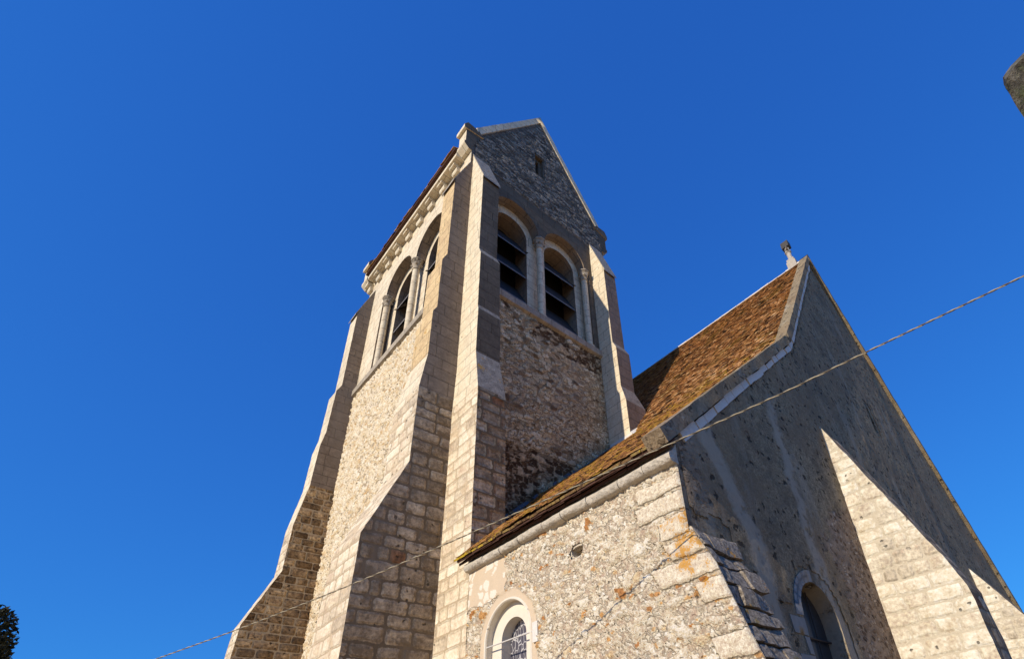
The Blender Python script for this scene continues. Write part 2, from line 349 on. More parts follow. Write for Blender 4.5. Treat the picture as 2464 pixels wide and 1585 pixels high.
def simple(name, c, rough=.8, grain=20, var=.3, dist=.004, spec=.2, metal=0):
    t = NT(name); n = t.noise(t.pos(), grain, 5, .65)
    t.bsdf.inputs['Specular IOR Level'].default_value = spec; t.bsdf.inputs['Metallic'].default_value = metal
    return t.finish(t.mix(n, sc(c, 1 - var), sc(c, 1 + var)), n, dist, rough=rough)
M['coping_dark'] = simple('grey cement coping face', (.155, .148, .138), grain=16, var=.5, dist=.012)
M['tile_under'] = simple('dark tile undersides', (.075, .036, .025), grain=14, var=.5)
M['mortar_white'] = simple('white lime mortar', (.62, .59, .54), grain=18, var=.22, dist=.01)
M['ridge_mortar'] = simple('pale ridge mortar', (.62, .575, .51), grain=12, var=.25, dist=.02)
M['lead'] = simple('lead sheet', (.115, .125, .15), rough=.6, grain=6, var=.35, spec=.4)
M['zinc'] = simple('zinc sheet', (.55, .58, .62), rough=.45, grain=5, var=.2, spec=.5)
M['slate_board'] = simple('dark louver slate', (.028, .028, .03), rough=.7, grain=8, var=.4)
M['louver_edge'] = simple('weathered louver edge', (.16, .15, .15), rough=.7, grain=12, var=.4)
M['dark'] = simple('unlit interior black', (.010, .010, .011), rough=.9, grain=5)  # near-black puts the darkness inside the openings into the colour
M['iron'] = simple('rusted iron', (.05, .04, .035), rough=.6, grain=20)
M['rod'] = simple('galvanised rod', (.55, .53, .50), rough=.5, grain=20, var=.1)
M['render_white'] = simple('pale limestone surround', (.66, .60, .50), grain=7, var=.14, dist=.006)
M['bluewhite'] = simple('whitewashed voussoirs', (.27, .255, .225), grain=10, var=.25, dist=.003)
M['finial_stone'] = simple('pale finial stone', (.40, .36, .31), grain=14, var=.45, dist=.02)
M['finial'] = simple('lichened finial stone', (.52, .465, .385), grain=13, var=.6, dist=.06)
M['finial_dark'] = simple('blackened finial stone', (.07, .065, .065), grain=14, var=.4, dist=.02)
M['gravel'] = simple('sandy gravel', (.46, .325, .17), grain=9, var=.35, dist=.01)
M['house'] = simple('neighbour render', (.36, .32, .27), grain=8, var=.2)

def m_moss_stone():
    t = NT('mossy grey stone')
    n = t.noise(t.pos(), 14, 5, .7); n2 = t.noise(t.pos(), 6, 4, .6)
    c = t.ramp(n, [(.3, (.03, .027, .022)), (.5, (.10, .09, .07)), (.7, (.22, .20, .165))])
    c = t.mix(t.math('MULTIPLY', t.step(n2, .5, .62), .7), c, (.10, .12, .05))
    return t.finish(c, n, .04)
M['moss_stone'] = m_moss_stone()

def m_corner():
    t = NT('rough lichened buttress stone')
    n = t.noise(t.pos(), 24, 5, .72); n2 = t.noise(t.pos(), 3, 4, .6)
    c = t.ramp(n, [(.30, (.06, .05, .042)), (.46, (.22, .185, .15)), (.62, (.40, .35, .29)), (.8, (.62, .56, .47))])
    c = lichen(t, c, (.54, .26, .03), .60, 3.0)
    x = t.xyz()
    mo = t.math('MULTIPLY', t.step(n2, .56, .66), t.step(x[2], 3.4, 2.9))
    c = t.mix(t.math('MULTIPLY', mo, .6), c, (.08, .10, .03))
    return t.finish(c, n, .03)
M['corner'] = m_corner()

def m_quoin():
    t = NT('pale quoin blocks')
    n = t.noise(t.pos(), 16, 6, .7); n2 = t.noise(t.pos(), 2.5, 4, .6)
    c = t.ramp(n, [(.28, (.36, .30, .22)), (.5, (.62, .545, .43)), (.75, (.74, .67, .55))])
    c = t.mix(t.math('MULTIPLY', t.step(n2, .52, .7), .35), c, (.40, .33, .24))
    x = t.xyz()
    ln = t.math('ADD', t.math('MULTIPLY', t.noise(t.pos(), 3.4, 3, .6), .6), t.math('MULTIPLY', t.noise(t.pos(), 28, 3), .4))
    nr = t.math('MULTIPLY', t.step(x[1], -5.0, -5.45), t.math('MULTIPLY', t.step(x[2], 3.3, 3.7), t.step(x[2], 4.5, 4.2)))
    c = t.mix(t.step(t.math('ADD', ln, t.math('MULTIPLY', nr, .13)), .63, .70), c, (.46, .22, .04))
    return t.finish(c, n, .02)
M['quoin'] = m_quoin()

def m_glass():
    t = NT('leaded glass')
    y = t.xyz()
    v = t.vscale(t.warp(t.pos(), 5, .10), (1, 15, 8))
    d = t.vor(v, 1.0, 'DISTANCE_TO_EDGE', .85)['Distance']
    ln = t.step(d, .075, .045)
    c = t.mix(ln, (.085, .08, .10), (.44, .43, .44))
    return t.finish(c, ln, .008, rough=t.fmix(ln, .25, .7))
M['glass'] = m_glass()
def m_glass2():
    t = NT('dusty dark glass')
    n = t.noise(t.pos(), 2.2, 3)
    t.bsdf.inputs['Specular IOR Level'].default_value = .4
    return t.finish(t.mix(n, (.012, .013, .015), (.05, .052, .055)), None, rough=.35)
M['glass_dark'] = m_glass2()

def m_cable():
    t = NT('twisted grey cable')
    w = t.n('ShaderNodeTexWave'); t.set(w.inputs['Vector'], t.uv()); w.inputs['Scale'].default_value = 1.0; w.inputs['Distortion'].default_value = .6
    w.bands_direction = 'DIAGONAL'
    c = t.ramp(w.outputs['Fac'], [(.2, (.13, .11, .08)), (.7, (.42, .37, .28))])
    return t.finish(c, w.outputs['Fac'], .004, rough=.6)
M['cable'] = m_cable()
def m_leaf():
    t = NT('dark ivy leaves')
    o = t.n('ShaderNodeAttribute', attribute_name='tint'); v = t.sep(o.outputs['Color'])[0]
    return t.finish(t.ramp(v, [(0, (.014, .016, .008)), (.6, (.03, .034, .015)), (1, (.05, .05, .022))]), rough=.7)
M['leaf'] = m_leaf()
M['bark'] = simple('dark bark', (.05, .04, .03), grain=12, var=.4, dist=.02)

# ------------------------------------------------------------------ mesh helpers
def nvec(p, amp):
    q = noise.noise_vector(p * 5.0) * (amp * .5)
    if amp < .007: return Vector((q.x, q.y * .12, q.z))
    if amp < .0075: r = noise.noise_vector(p * 9.0) * .0035; return Vector((q.x * 1.3 + r.x, (q.y + r.y) * .10, q.z))
    a = noise.noise_vector(p * 2.3); b = noise.noise_vector(p * 7.1 + Vector((9, 3, 5)))
    return a * amp + b * (amp * .55)

class MB:
    """collects polygons (with holes), cut finely, into ONE mesh object"""
    def __init__(s, step=.25): s.v = []; s.f = []; s.mi = []; s.step = step; s.tint = []
    def raw(s, pts, m=0):
        i = len(s.v); s.v += [Vector(p) for p in pts]; s.f.append(tuple(range(i, i + len(pts)))); s.mi.append(m)
    def poly(s, pts, m=0, holes=(), step=None):
        st = step or s.step
        pts = [Vector(p) for p in pts]
        pts = [p for p, q in zip(pts, pts[-1:] + pts[:-1]) if (p - q).length > 1e-5]
        if len(pts) < 3: return
        nrm = Vector((0, 0, 0))
        for a, b in zip(pts, pts[1:] + pts[:1]):
            nrm += Vector(((a.y - b.y) * (a.z + b.z), (a.z - b.z) * (a.x + b.x), (a.x - b.x) * (a.y + b.y)))
        if nrm.length < 1e-9: return
        nrm.normalize()
        e1 = (pts[1] - pts[0]).normalized(); e2 = nrm.cross(e1); o = pts[0]
        to2 = lambda p: Vector(((p - o).dot(e1), (p - o).dot(e2)))
        vs, es = [], []; loops = []
        for lp in [pts] + [[Vector(q) for q in h] for h in holes]:
            start = len(vs); l2 = []
            for a, b in zip(lp, lp[1:] + lp[:1]):
                k = max(1, math.ceil((b - a).length / st - 1e-6))
                for j in range(k): l2.append(a.lerp(b, j / k))
            l2 = [to2(p) for p in l2]
            for j in range(len(l2)): es.append((start + j, start + (j + 1) % len(l2)))
            vs += l2; loops.append(l2)
        def inside(p, lp):
            c = False; j = len(lp) - 1
            for i in range(len(lp)):
                if (lp[i].y > p.y) != (lp[j].y > p.y) and p.x < (lp[j].x - lp[i].x) * (p.y - lp[i].y) / (lp[j].y - lp[i].y) + lp[i].x: c = not c
                j = i
            return c
        def ok(p): return inside(p, loops[0]) and not any(inside(p, h) for h in loops[1:])
        x0 = min(p.x for p in loops[0]); x1 = max(p.x for p in loops[0]); y0 = min(p.y for p in loops[0]); y1 = max(p.y for p in loops[0])
        nx = int((x1 - x0) / st); ny = int((y1 - y0) / st)
        segs = [(vs[a], vs[b]) for a, b in es]
        if nx * ny > 0:
            cell = {}
            for q in vs: cell.setdefault((int(q.x // st), int(q.y // st)), []).append(q)
            for i in range(1, nx + 1):
                for j in range(1, ny + 1):
                    q = Vector((x0 + (i - .5 + .25 * (j % 2)) * (x1 - x0) / (nx + .0), y0 + (j - .5) * (y1 - y0) / ny))
                    if not ok(q): continue
                    cx, cy = int(q.x // st), int(q.y // st)
                    if any((q - r).length < st * .45 for a in (-1, 0, 1) for b in (-1, 0, 1) for r in cell.get((cx + a, cy + b), ())): continue
                    vs.append(q)
        V, E, Fc, *_ = delaunay_2d_cdt(vs, es, [], 0, 1e-6)
        base = len(s.v)
        s.v += [o + e1 * q.x + e2 * q.y for q in V]
        for f in Fc:
            a_, b_, c_ = V[f[0]], V[f[1]], V[f[2]]; c = (a_ + b_ + c_) / 3
            ar = abs((b_ - a_).x * (c_ - a_).y - (b_ - a_).y * (c_ - a_).x)
            if ar < 2e-4 * max((b_ - a_).length, (c_ - b_).length, (a_ - c_).length): continue      # sliver on a straight edge
            if ok(c): s.f.append(tuple(base + k for k in f)); s.mi.append(m)
    def prism(s, prof, vec, m=0, caps=True, step=None, mats=None, skip=()):
        """closed profile extruded along vec"""
        prof = [Vector(p) for p in prof]; vec = Vector(vec); n = len(prof)
        if caps:
            s.poly(prof, m, step=step); s.poly([p + vec for p in prof], m, step=step)
        for i in range(n):
            if i in skip: continue
            a, b = prof[i], prof[(i + 1) % n]
            s.poly([a, b, b + vec, a + vec], mats[i] if mats else m, step=step)
    def box(s, lo, hi, m=0, step=None):
        x0, y0, z0 = lo; x1, y1, z1 = hi
        s.prism([(x0, y0, z0), (x1, y0, z0), (x1, y1, z0), (x0, y1, z0)], (0, 0, z1 - z0), m, step=step)
    def lathe(s, c, prof, n=20, m=0, mod=None):
        c = Vector(c); rings = []
        for r, z in prof:
            rings.append([c + Vector((math.cos(2 * math.pi * k / n) * r * (mod(2 * math.pi * k / n, z) if mod else 1),
                                      math.sin(2 * math.pi * k / n) * r * (mod(2 * math.pi * k / n, z) if mod else 1), z)) for k in range(n)])
        for a, b in zip(rings, rings[1:]):
            for k in range(n): s.raw([a[k], a[(k + 1) % n], b[(k + 1) % n], b[k]], m)
        s.raw(rings[0][::-1], m); s.raw(rings[-1], m)
    def tube(s, pts, r, n=8, m=0):
        pts = [Vector(p) for p in pts]; rings = []
        for i, p in enumerate(pts):
            d = (pts[min(i + 1, len(pts) - 1)] - pts[max(i - 1, 0)]).normalized()
            a = d.cross(Vector((0, 0, 1)) if abs(d.z) < .9 else Vector((1, 0, 0))).normalized(); b = d.cross(a)
            rr = r(i / (len(pts) - 1)) if callable(r) else r
            rings.append([p + (a * math.cos(2 * math.pi * k / n) + b * math.sin(2 * math.pi * k / n)) * rr for k in range(n)])
        for a, b in zip(rings, rings[1:]):
            for k in range(n): s.raw([a[k], a[(k + 1) % n], b[(k + 1) % n], b[k]], m)
        s.raw(rings[0][::-1], m); s.raw(rings[-1], m)
    def build(s, name, mats, parent=None, amp=0.0, label=None, sharp=30, recalc=True, uv=True, origin=None):
        if not isinstance(mats, (list, tuple)): mats = [mats]
        me = bpy.data.meshes.new(name); me.from_pydata([tuple(p) for p in s.v], [], s.f)
        for q in mats: me.materials.append(q)
        me.polygons.foreach_set('material_index', s.mi)
        if s.tint:
            at = me.color_attributes.new('tint', 'FLOAT_COLOR', 'CORNER')
            for p in me.polygons:
                for li in p.loop_indices: at.data[li].color = (s.tint[p.index],) * 3 + (1,)
        bm = bmesh.new(); bm.from_mesh(me)
        if not s.tint: bmesh.ops.remove_doubles(bm, verts=bm.verts, dist=2e-4)
        if recalc: bmesh.ops.recalc_face_normals(bm, faces=bm.faces)
        if uv:
            ul = bm.loops.layers.uv.new('UVMap')
            for f in bm.faces:
                n = f.normal
                ax = max(range(3), key=lambda k: abs(n[k]) + (.0 if k == 2 else .25))
                for l in f.loops:
                    p = l.vert.co
                    l[ul].uv = (p.y, p.z) if ax == 0 else ((p.x, p.z) if ax == 1 else (p.x, p.y))
        if sharp:
            for e in bm.edges:
                if len(e.link_faces) == 2: e.smooth = e.calc_face_angle(0) < rad(sharp)
            for f in bm.faces: f.smooth = True
        if amp:
            for v in bm.verts: v.co += nvec(v.co, amp)
        bm.to_mesh(me); bm.free()
        o = bpy.data.objects.new(name, me); col.objects.link(o)
        if origin is not None:
            me.transform(Matrix.Translation(-Vector(origin))); o.location = origin
        if parent is not None:
            o.parent = parent
            o.matrix_parent_inverse = Matrix.Translation(-abs_loc(parent))
        if label: o['label'] = label
        return o

def abs_loc(o):
    v = Vector(o.location)
    return v if o.parent is None else v          # every location here is written in world terms
def thing(name, label, cat, loc, group=None):
    o = bpy.data.objects.new(name, None); col.objects.link(o); o.location = loc
    o['label'] = label; o['category'] = cat
    if group: o['group'] = group
    return o
def tag(o, label, cat, group=None):
    o['label'] = label; o['category'] = cat
    if group: o['group'] = group
    return o

# ------------------------------------------------------------------ walls with real stone relief
def hsh(i, j, k): v = np.sin(i * 127.1 + j * 311.7 + k * 74.7) * 43758.5453; return v - np.floor(v)
def vnoise(x, y, k=0):
    i, j = np.floor(x), np.floor(y); f, g = x - i, y - j; f = f * f * (3 - 2 * f); g = g * g * (3 - 2 * g)
    return (hsh(i, j, k) * (1 - f) + hsh(i + 1, j, k) * f) * (1 - g) + (hsh(i, j + 1, k) * (1 - f) + hsh(i + 1, j + 1, k) * f) * g
def fbm(x, y, n=4, k=0):
    return sum(vnoise(x * 2 ** o + 13.7 * o, y * 2 ** o, k + o) * .5 ** (o + 1) for o in range(n)) / (1 - .5 ** n)
def worley(x, y, k=0):
    ix, iy = np.floor(x), np.floor(y); f1 = np.full(x.shape, 9.); f2 = f1.copy(); a = np.zeros(x.shape); b = a.copy()
    for di in (-1, 0, 1):
        for dj in (-1, 0, 1):
            i, j = ix + di, iy + dj
            d = np.hypot(i + hsh(i, j, k) - x, j + hsh(i, j, k + 1) - y); near = d < f1
            f2 = np.where(near, f1, np.minimum(f2, d)); f1 = np.where(near, d, f1)
            a = np.where(near, hsh(i, j, k + 2), a); b = np.where(near, hsh(i, j, k + 3), b)
    return f1, f2 - f1, a, b
def sstep(v, a, b): t = np.clip((v - a) / (b - a), 0, 1); return t * t * (3 - 2 * t)
def stones(u, v, fu, fv, k, cover, lo=.05, hi=.22, warp=.35):
    """mask, id, second random and dome of one layer of rubble"""
    wu = u + (fbm(u * 5, v * 5, 3, k) - .5) * warp / fu * 2; wv = v + (fbm(u * 5 + 31, v * 5, 3, k + 9) - .5) * warp / fv * 2
    f1, e, a, b = worley(wu * fu, wv * fv, k)
    e = np.minimum(e, .62 - f1 * .8 + b * .25) + (fbm(u * 26, v * 26, 2, k + 4) - .5) * .16
    m = sstep(e, lo, hi) * (b > cover)
    return m, a, b, m * (.55 + .45 * hsh(np.floor(a * 9999), 3., k))
def panel(name, mp, u0, u1, v0, v1, st, field, m, parent, clampu=None):
    nu, nv = int((u1 - u0) / st), int((v1 - v0) / st)
    U, V = np.meshgrid(np.linspace(u0, u1, nu + 1), np.linspace(v0, v1, nv + 1))
    U = U + (hsh(U * 91, V * 57, 1) - .5) * st * .5; V = V + (hsh(U * 37, V * 83, 2) - .5) * st * .5
    U[:, 0] = u0; U[:, -1] = u1; V[0] = v0; V[-1] = v1
    beyond = np.zeros(U.shape, bool)
    if clampu is not None: lim = clampu(V); beyond = U < lim; U = np.maximum(U, lim)
    D, tint, zone, ok = field(U, V)
    edge = np.minimum(np.minimum(U - u0, u1 - U), np.minimum(V - v0, v1 - V)) if clampu is None else np.minimum(U - lim, np.minimum(u1 - U, V - v0))
    D = .004 + D * sstep(edge, -.001, .03)
    D[beyond] = .001
    idx = np.arange((nu + 1) * (nv + 1)).reshape(nv + 1, nu + 1)
    q = np.stack([idx[:-1, :-1], idx[:-1, 1:], idx[1:, 1:], idx[1:, :-1]], -1).reshape(-1, 4)
    good = ok.ravel()[q].all(1) & ~beyond.ravel()[q].all(1); q = q[good]
    X = mp(U.ravel(), -D.ravel(), V.ravel()); co = np.stack([np.broadcast_to(c, U.size) for c in X], -1)
    me = bpy.data.meshes.new(name); me.from_pydata(co.tolist(), [], q.tolist()); me.materials.append(m)
    for nm, arr in (('tint', tint), ('zone', zone)):
        at = me.color_attributes.new(nm, 'FLOAT_COLOR', 'POINT')
        at.data.foreach_set('color', np.concatenate([np.stack([np.broadcast_to(c, U.shape).ravel() for c in arr], -1), np.ones((U.size, 1))], 1).astype(np.float32).ravel())
    me.polygons.foreach_set('use_smooth', [True] * len(me.polygons))
    o = bpy.data.objects.new(name, me); col.objects.link(o); o.parent = parent; o.matrix_parent_inverse = Matrix.Translation(-Vector(parent.location))
    return o
def mat_panel(name, ramp, mortar, quoin=None, plaster=None, lich=.70, lcol=(.46, .23, .04), stain=.15, dist=.03, mottle=.6, pf=11., pits=.35, crack=.6):
    t = NT(name)
    a = t.sep(t.n('ShaderNodeAttribute', attribute_name='tint').outputs['Color']); z = t.sep(t.n('ShaderNodeAttribute', attribute_name='zone').outputs['Color'])
    g1 = t.noise(t.pos(), 34, 5, .75); g2 = t.noise(t.pos(), 10, 5, .72)
    ov1 = t.ramp(g1, [(.33, (.08, .065, .05)), (.66, (.97, .95, .92))]); ov2 = t.ramp(g2, [(.34, (.14, .12, .10)), (.66, (.90, .88, .86))])
    st = t.mix(mottle, t.ramp(a[0], ramp), ov1, 'OVERLAY'); st = t.mix(mottle * .6, st, ov2, 'OVERLAY')
    mo = t.mix(g1, sc(mortar, .55), sc(mortar, 1.25)); mo = t.mix(mottle, mo, ov2, 'OVERLAY')
    mk = t.math('ADD', a[1], t.math('MULTIPLY', t.math('SUBTRACT', g1, .5), .5), clamp=True); mk = t.step(mk, .25, .60)
    c = t.mix(mk, mo, st)
    cr = t.math('MULTIPLY', t.math('MULTIPLY', t.step(a[1], .02, .16), t.step(a[1], .60, .26)), t.step(g2, .38, .56))
    c = t.mix(t.math('MULTIPLY', cr, crack), c, sc(mortar, .16))
    pv = t.vor(t.vscale(t.warp(t.pos(), 9, .12), (pf, pf, pf * 1.7)), 1.0)
    pk = t.math('MULTIPLY', t.step(t.math('ADD', pv['Distance'], t.math('MULTIPLY', g1, .35)), .42, .28), t.step(t.sep(pv['Color'])[0], 1 - pits, 1 - pits + .02))
    c = t.mix(t.math('MULTIPLY', pk, .8), c, sc(mortar, .17))
    h = t.math('SUBTRACT', t.math('ADD', t.math('MULTIPLY', g1, .8), t.math('MULTIPLY', g2, .9)), t.math('ADD', t.math('MULTIPLY', pk, .7), t.math('MULTIPLY', cr, .5)))
    if plaster is not None:
        pc = t.mix(t.noise(t.pos(), 6, 5, .7), sc(plaster, .86), sc(plaster, 1.08))
        pz = t.math('SUBTRACT', z[0], t.math('MULTIPLY', t.math('SUBTRACT', g2, .5), .25), clamp=True); pz = t.step(pz, .35, .65)
        c = t.mix(pz, c, t.mix(t.step(z[2], .25, .55), pc, t.mix(g1, (.56, .50, .40), (.80, .74, .64))))
        h = t.fmix(pz, h, t.math('MULTIPLY', g1, .25))
    if quoin is not None:
        qc = t.mix(.55, t.mix(t.noise(t.pos(), 3, 4, .6), sc(quoin, .80), sc(quoin, 1.12)), ov1, 'OVERLAY'); qc = t.mix(.25, qc, ov2, 'OVERLAY')
        qz = t.step(z[1], .35, .60); qe = t.math('MULTIPLY', t.step(z[1], .02, .2), t.step(z[1], .62, .3))
        c = t.mix(qz, c, qc); c = t.mix(t.math('MULTIPLY', qe, .75), c, sc(mortar, .2))
        h = t.fmix(qz, h, t.math('ADD', t.math('MULTIPLY', g1, .5), t.math('MULTIPLY', g2, .4)))
        x = t.xyz(); nr = t.math('MULTIPLY', t.step(x[1], -4.9, -5.5), t.math('MULTIPLY', t.step(x[2], 3.1, 3.7), t.step(x[2], 4.7, 4.25)))
        ln = t.math('ADD', t.math('MULTIPLY', t.noise(t.pos(), 4.2, 4, .65), .6), t.math('MULTIPLY', t.noise(t.pos(), 34, 3, .7), .4))
        c = t.mix(t.math('MULTIPLY', t.step(t.math('ADD', ln, t.math('MULTIPLY', nr, .115)), .625, .675), .9), c, lcol)
    c = stains(t, c, stain)
    c = lichen(t, c, lcol, lich)
    return t.finish(c, h, dist)

# ------------------------------------------------------------------ ground
g = MB(8); g.poly([(-150, -150, 0), (150, -150, 0), (150, 150, 0), (-150, 150, 0)], step=30)
gr = g.build('ground', M['gravel']); gr['kind'] = 'structure'

# ================================================================== CHURCH
XC, XE, YB = -.08, 5.72, 7.15          # tower west face, east face, back
L = 5.571                               # gable wall plane y = -L
church = thing('church', 'old stone church with gabled bell tower and steep tiled nave roof', 'church', (3, 0, 0))
C_ = church

def arch(c, r, zs, zb, n=22):
    return [(c - r, zb)] + [(c + r * math.cos(math.pi - math.pi * k / n), zs + r * math.sin(math.pi * k / n)) for k in range(n + 1)] + [(c + r, zb)]
gmap = lambda s, d, z: (s, d, z)                # gable face: s = x, d = depth behind the face
lmap = lambda s, d, z: (XC + d, s, z)           # left face:  s = y

Z_SILL, Z_SPR = 13.78, 17.40
CG, CLf, RO = (1.68, 3.74), (2.24, 4.40), .90
AP = (2.82, 24.72)                              # tower gable apex
def recess(cs, r, zs, lo, hi):
    """double arch above spring, one open recess below it (columns stand free in it)"""
    n = 22; pts = [(lo, Z_SILL), (lo, zs)]
    for c in cs:
        pts += [(c + r * math.cos(math.pi - math.pi * k / n), zs + r * math.sin(math.pi * k / n)) for k in range(n + 1)]
    pts += [(hi, zs), (hi, Z_SILL)]
    return pts
RG = recess(CG, RO, Z_SPR, .72, 4.84)
RL = recess(CLf, RO, Z_SPR - .1, 1.18, 5.52)

tw = MB(.22)      # materials: 0 belfry dressed, 1 rubble sun, 2 rubble dark, 3 gable rubble
def face(mp, outer, m, holes=(), d=0.): tw.poly([mp(a, d, b) for a, b in outer], m, [[mp(a, d, b) for a, b in h] for h in holes])
ZG = 18.95
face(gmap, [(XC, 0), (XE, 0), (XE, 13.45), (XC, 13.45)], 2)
face(gmap, [(XC, 13.45), (XE, 13.45), (XE, ZG), (XC, ZG)], 4, [RG])  # shaded copy of the sunlit belfry stone, shade put into the colour
gx = lambda z: (z - 20.5) / (AP[1] - 20.5) * (AP[0] - .19) + .19
face(gmap, [(XC, ZG), (XE, ZG), (XE, 20.4), (5.46, 20.5), (3.05, 24.36), (2.82, 24.72), (2.59, 24.36), (.19, 20.5), (XC, 20.4)], 3,
     [[(2.53, 20.95), (2.90, 20.95), (2.90, 22.2), (2.53, 22.2)]])
face(lmap, [(0, 0), (YB, 0), (YB, 13.45), (0, 13.45)], 1, [[(5.58, 5.78), (5.86, 5.78), (5.86, 6.52), (5.58, 6.52)]])
face(lmap, [(0, 13.45), (YB, 13.45), (YB, 20.0), (0, 20.0)], 0, [RL])
emap = lambda s, d, z: (XE, s, z)
face(emap, [(0, 0), (YB, 0), (YB, 20.0), (0, 20.0)], 1)
bmap = lambda s, d, z: (s, YB, z)
face(bmap, [(XC, 0), (XE, 0), (XE, 20.4), (AP[0], AP[1]), (XC, 20.4)], 1)
for mp, rc in ((gmap, RG), (lmap, RL)):                     # soffits of the outer order, coloured dark to stand in for shade
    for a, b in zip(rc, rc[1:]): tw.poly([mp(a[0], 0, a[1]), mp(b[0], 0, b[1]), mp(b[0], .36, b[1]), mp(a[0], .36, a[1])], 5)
for a, b in (((5.58, 5.78), (5.86, 5.78)), ((5.86, 5.78), (5.86, 6.52)), ((5.86, 6.52), (5.58, 6.52)), ((5.58, 6.52), (5.58, 5.78))):
    tw.poly([(XC, a[0], a[1]), (XC, b[0], b[1]), (XC + .5, b[0], b[1]), (XC + .5, a[0], a[1])], 1)
tw.build('tower_wall', [M['belfry'], M['rubble_sun'], M['rubble_dark'], M['gable_rubble'], M['grime_shade'], M['browned_shade']], C_, amp=.006, recalc=False)
sw = MB(.2); sw_o = [(2.53, 20.95), (2.90, 20.95), (2.90, 22.2), (2.53, 22.2)]; sw_i = [(2.63, 20.95), (2.78, 20.95), (2.78, 22.05), (2.63, 22.05)]
sw.poly([(2.53, .13, 20.951), (2.63, .13, 20.951), (2.63, .13, 22.05), (2.78, .13, 22.05), (2.78, .13, 20.951), (2.90, .13, 20.951), (2.90, .13, 22.2), (2.53, .13, 22.2)])
for lp, d0, d1 in ((sw_o, 0, .13), (sw_i, .13, .5)):
    for a, b in zip(lp, lp[1:] + lp[:1]): sw.poly([(a[0], d0, a[1]), (b[0], d0, b[1]), (b[0], d1, b[1]), (a[0], d1, a[1])])
sw.build('slit_window', M['grime_shade'], C_, amp=.004, recalc=False, label='narrow slit window high in the tower gable')
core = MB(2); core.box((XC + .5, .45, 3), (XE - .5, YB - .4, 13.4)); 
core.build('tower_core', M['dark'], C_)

def f_sun(u, v):
    m, a, b, h = stones(u, v, 7.0, 11.5, 11, .10); m2, a2, b2, h2 = stones(u, v, 14., 21., 23, .35)
    m2 = m2 * (1 - m); D = .012 + .042 * h + .018 * h2 - .05 * m * (1 - m) + (fbm(u * 6, v * 6, 4, 5) - .5) * .03 + (fbm(u * 24, v * 24, 2, 6) - .5) * .014
    ok = ~((u > 5.57) & (u < 5.87) & (v > 5.77) & (v < 6.53))
    return np.maximum(D, .0), (np.where(m > .02, a, a2), np.maximum(m, m2 * .8), b), (0., 0., 0.), ok
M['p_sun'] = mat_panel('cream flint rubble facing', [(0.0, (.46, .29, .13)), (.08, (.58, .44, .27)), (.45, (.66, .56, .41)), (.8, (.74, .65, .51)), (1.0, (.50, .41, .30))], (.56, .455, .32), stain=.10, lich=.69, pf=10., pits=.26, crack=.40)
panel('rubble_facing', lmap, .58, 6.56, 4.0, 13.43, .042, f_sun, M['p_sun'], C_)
def f_dark(u, v):
    cl = sstep(fbm(u * .8 + 3, v * .9, 3, 8), .36, .62)                      # patches of different stone
    m, a, b, h = stones(u, v, 4.6, 8.0, 41, .12); m2, a2, b2, h2 = stones(u, v, 9.5, 15., 57, .25)
    big = cl > .5; mm = np.where(big, m, m2); aa = np.where(big, a, a2); hh = np.where(big, h, h2)
    low = sstep(v, 9.4, 8.4) * sstep(fbm(u * 1.1, v * 1.1, 3, 77), .38, .5)
    low = np.maximum(low, sstep(v, 12.3, 12.9) * sstep(fbm(u * 1.6, v * 1.6, 3, 78), .36, .46))
    aa = np.where(low > .5, aa * .34, .22 + aa * .78)
    D = .035 * hh * np.where(low > .5, -.5, 1.) + .02 - .05 * mm * (1 - mm) + (fbm(u * 6, v * 6, 4, 6) - .5) * .03 + (fbm(u * 24, v * 24, 2, 7) - .5) * .012
    return np.maximum(D, 0), (aa, mm, b), (0., 0., 0.), v > 5.47 + .905 * u - .05
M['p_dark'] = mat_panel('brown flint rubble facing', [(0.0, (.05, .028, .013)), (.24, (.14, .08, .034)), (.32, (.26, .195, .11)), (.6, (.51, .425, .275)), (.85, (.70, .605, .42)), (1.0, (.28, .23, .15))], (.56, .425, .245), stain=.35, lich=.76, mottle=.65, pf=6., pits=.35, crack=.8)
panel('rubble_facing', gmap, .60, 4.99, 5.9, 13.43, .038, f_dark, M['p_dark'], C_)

def f_gab(u, v):
    m, a, b, h = stones(u, v, 3.6, 12.5, 151, .26, .05, .2, .3); m2, a2, b2, h2 = stones(u, v, 6.5, 19., 163, .3)
    m2 = m2 * (1 - m); D = .010 + .020 * h + .008 * h2 - .03 * m * (1 - m) + (fbm(u * 4, v * 9, 4, 15) - .5) * .022
    ok = (np.abs(u - 2.82) < (24.62 - v) * .618 - .06) & ~((u > 2.50) & (u < 2.93) & (v > 20.92) & (v < 22.23)) & (u > .02) & (u < 5.62)
    return np.maximum(D, 0), (np.where(m > .02, a, a2), np.maximum(m, m2 * .8), b), (0., 0., 0.), ok
M['p_gab'] = mat_panel('thin grey gable rubble', [(0, (.045, .04, .034)), (.25, (.13, .115, .09)), (.65, (.235, .205, .165)), (1, (.37, .33, .265))], (.185, .155, .12), stain=.4, lich=.84, pf=7., pits=.3, crack=.8)
panel('gable_facing', gmap, .0, 5.64, 18.97, 24.5, .042, f_gab, M['p_gab'], C_)

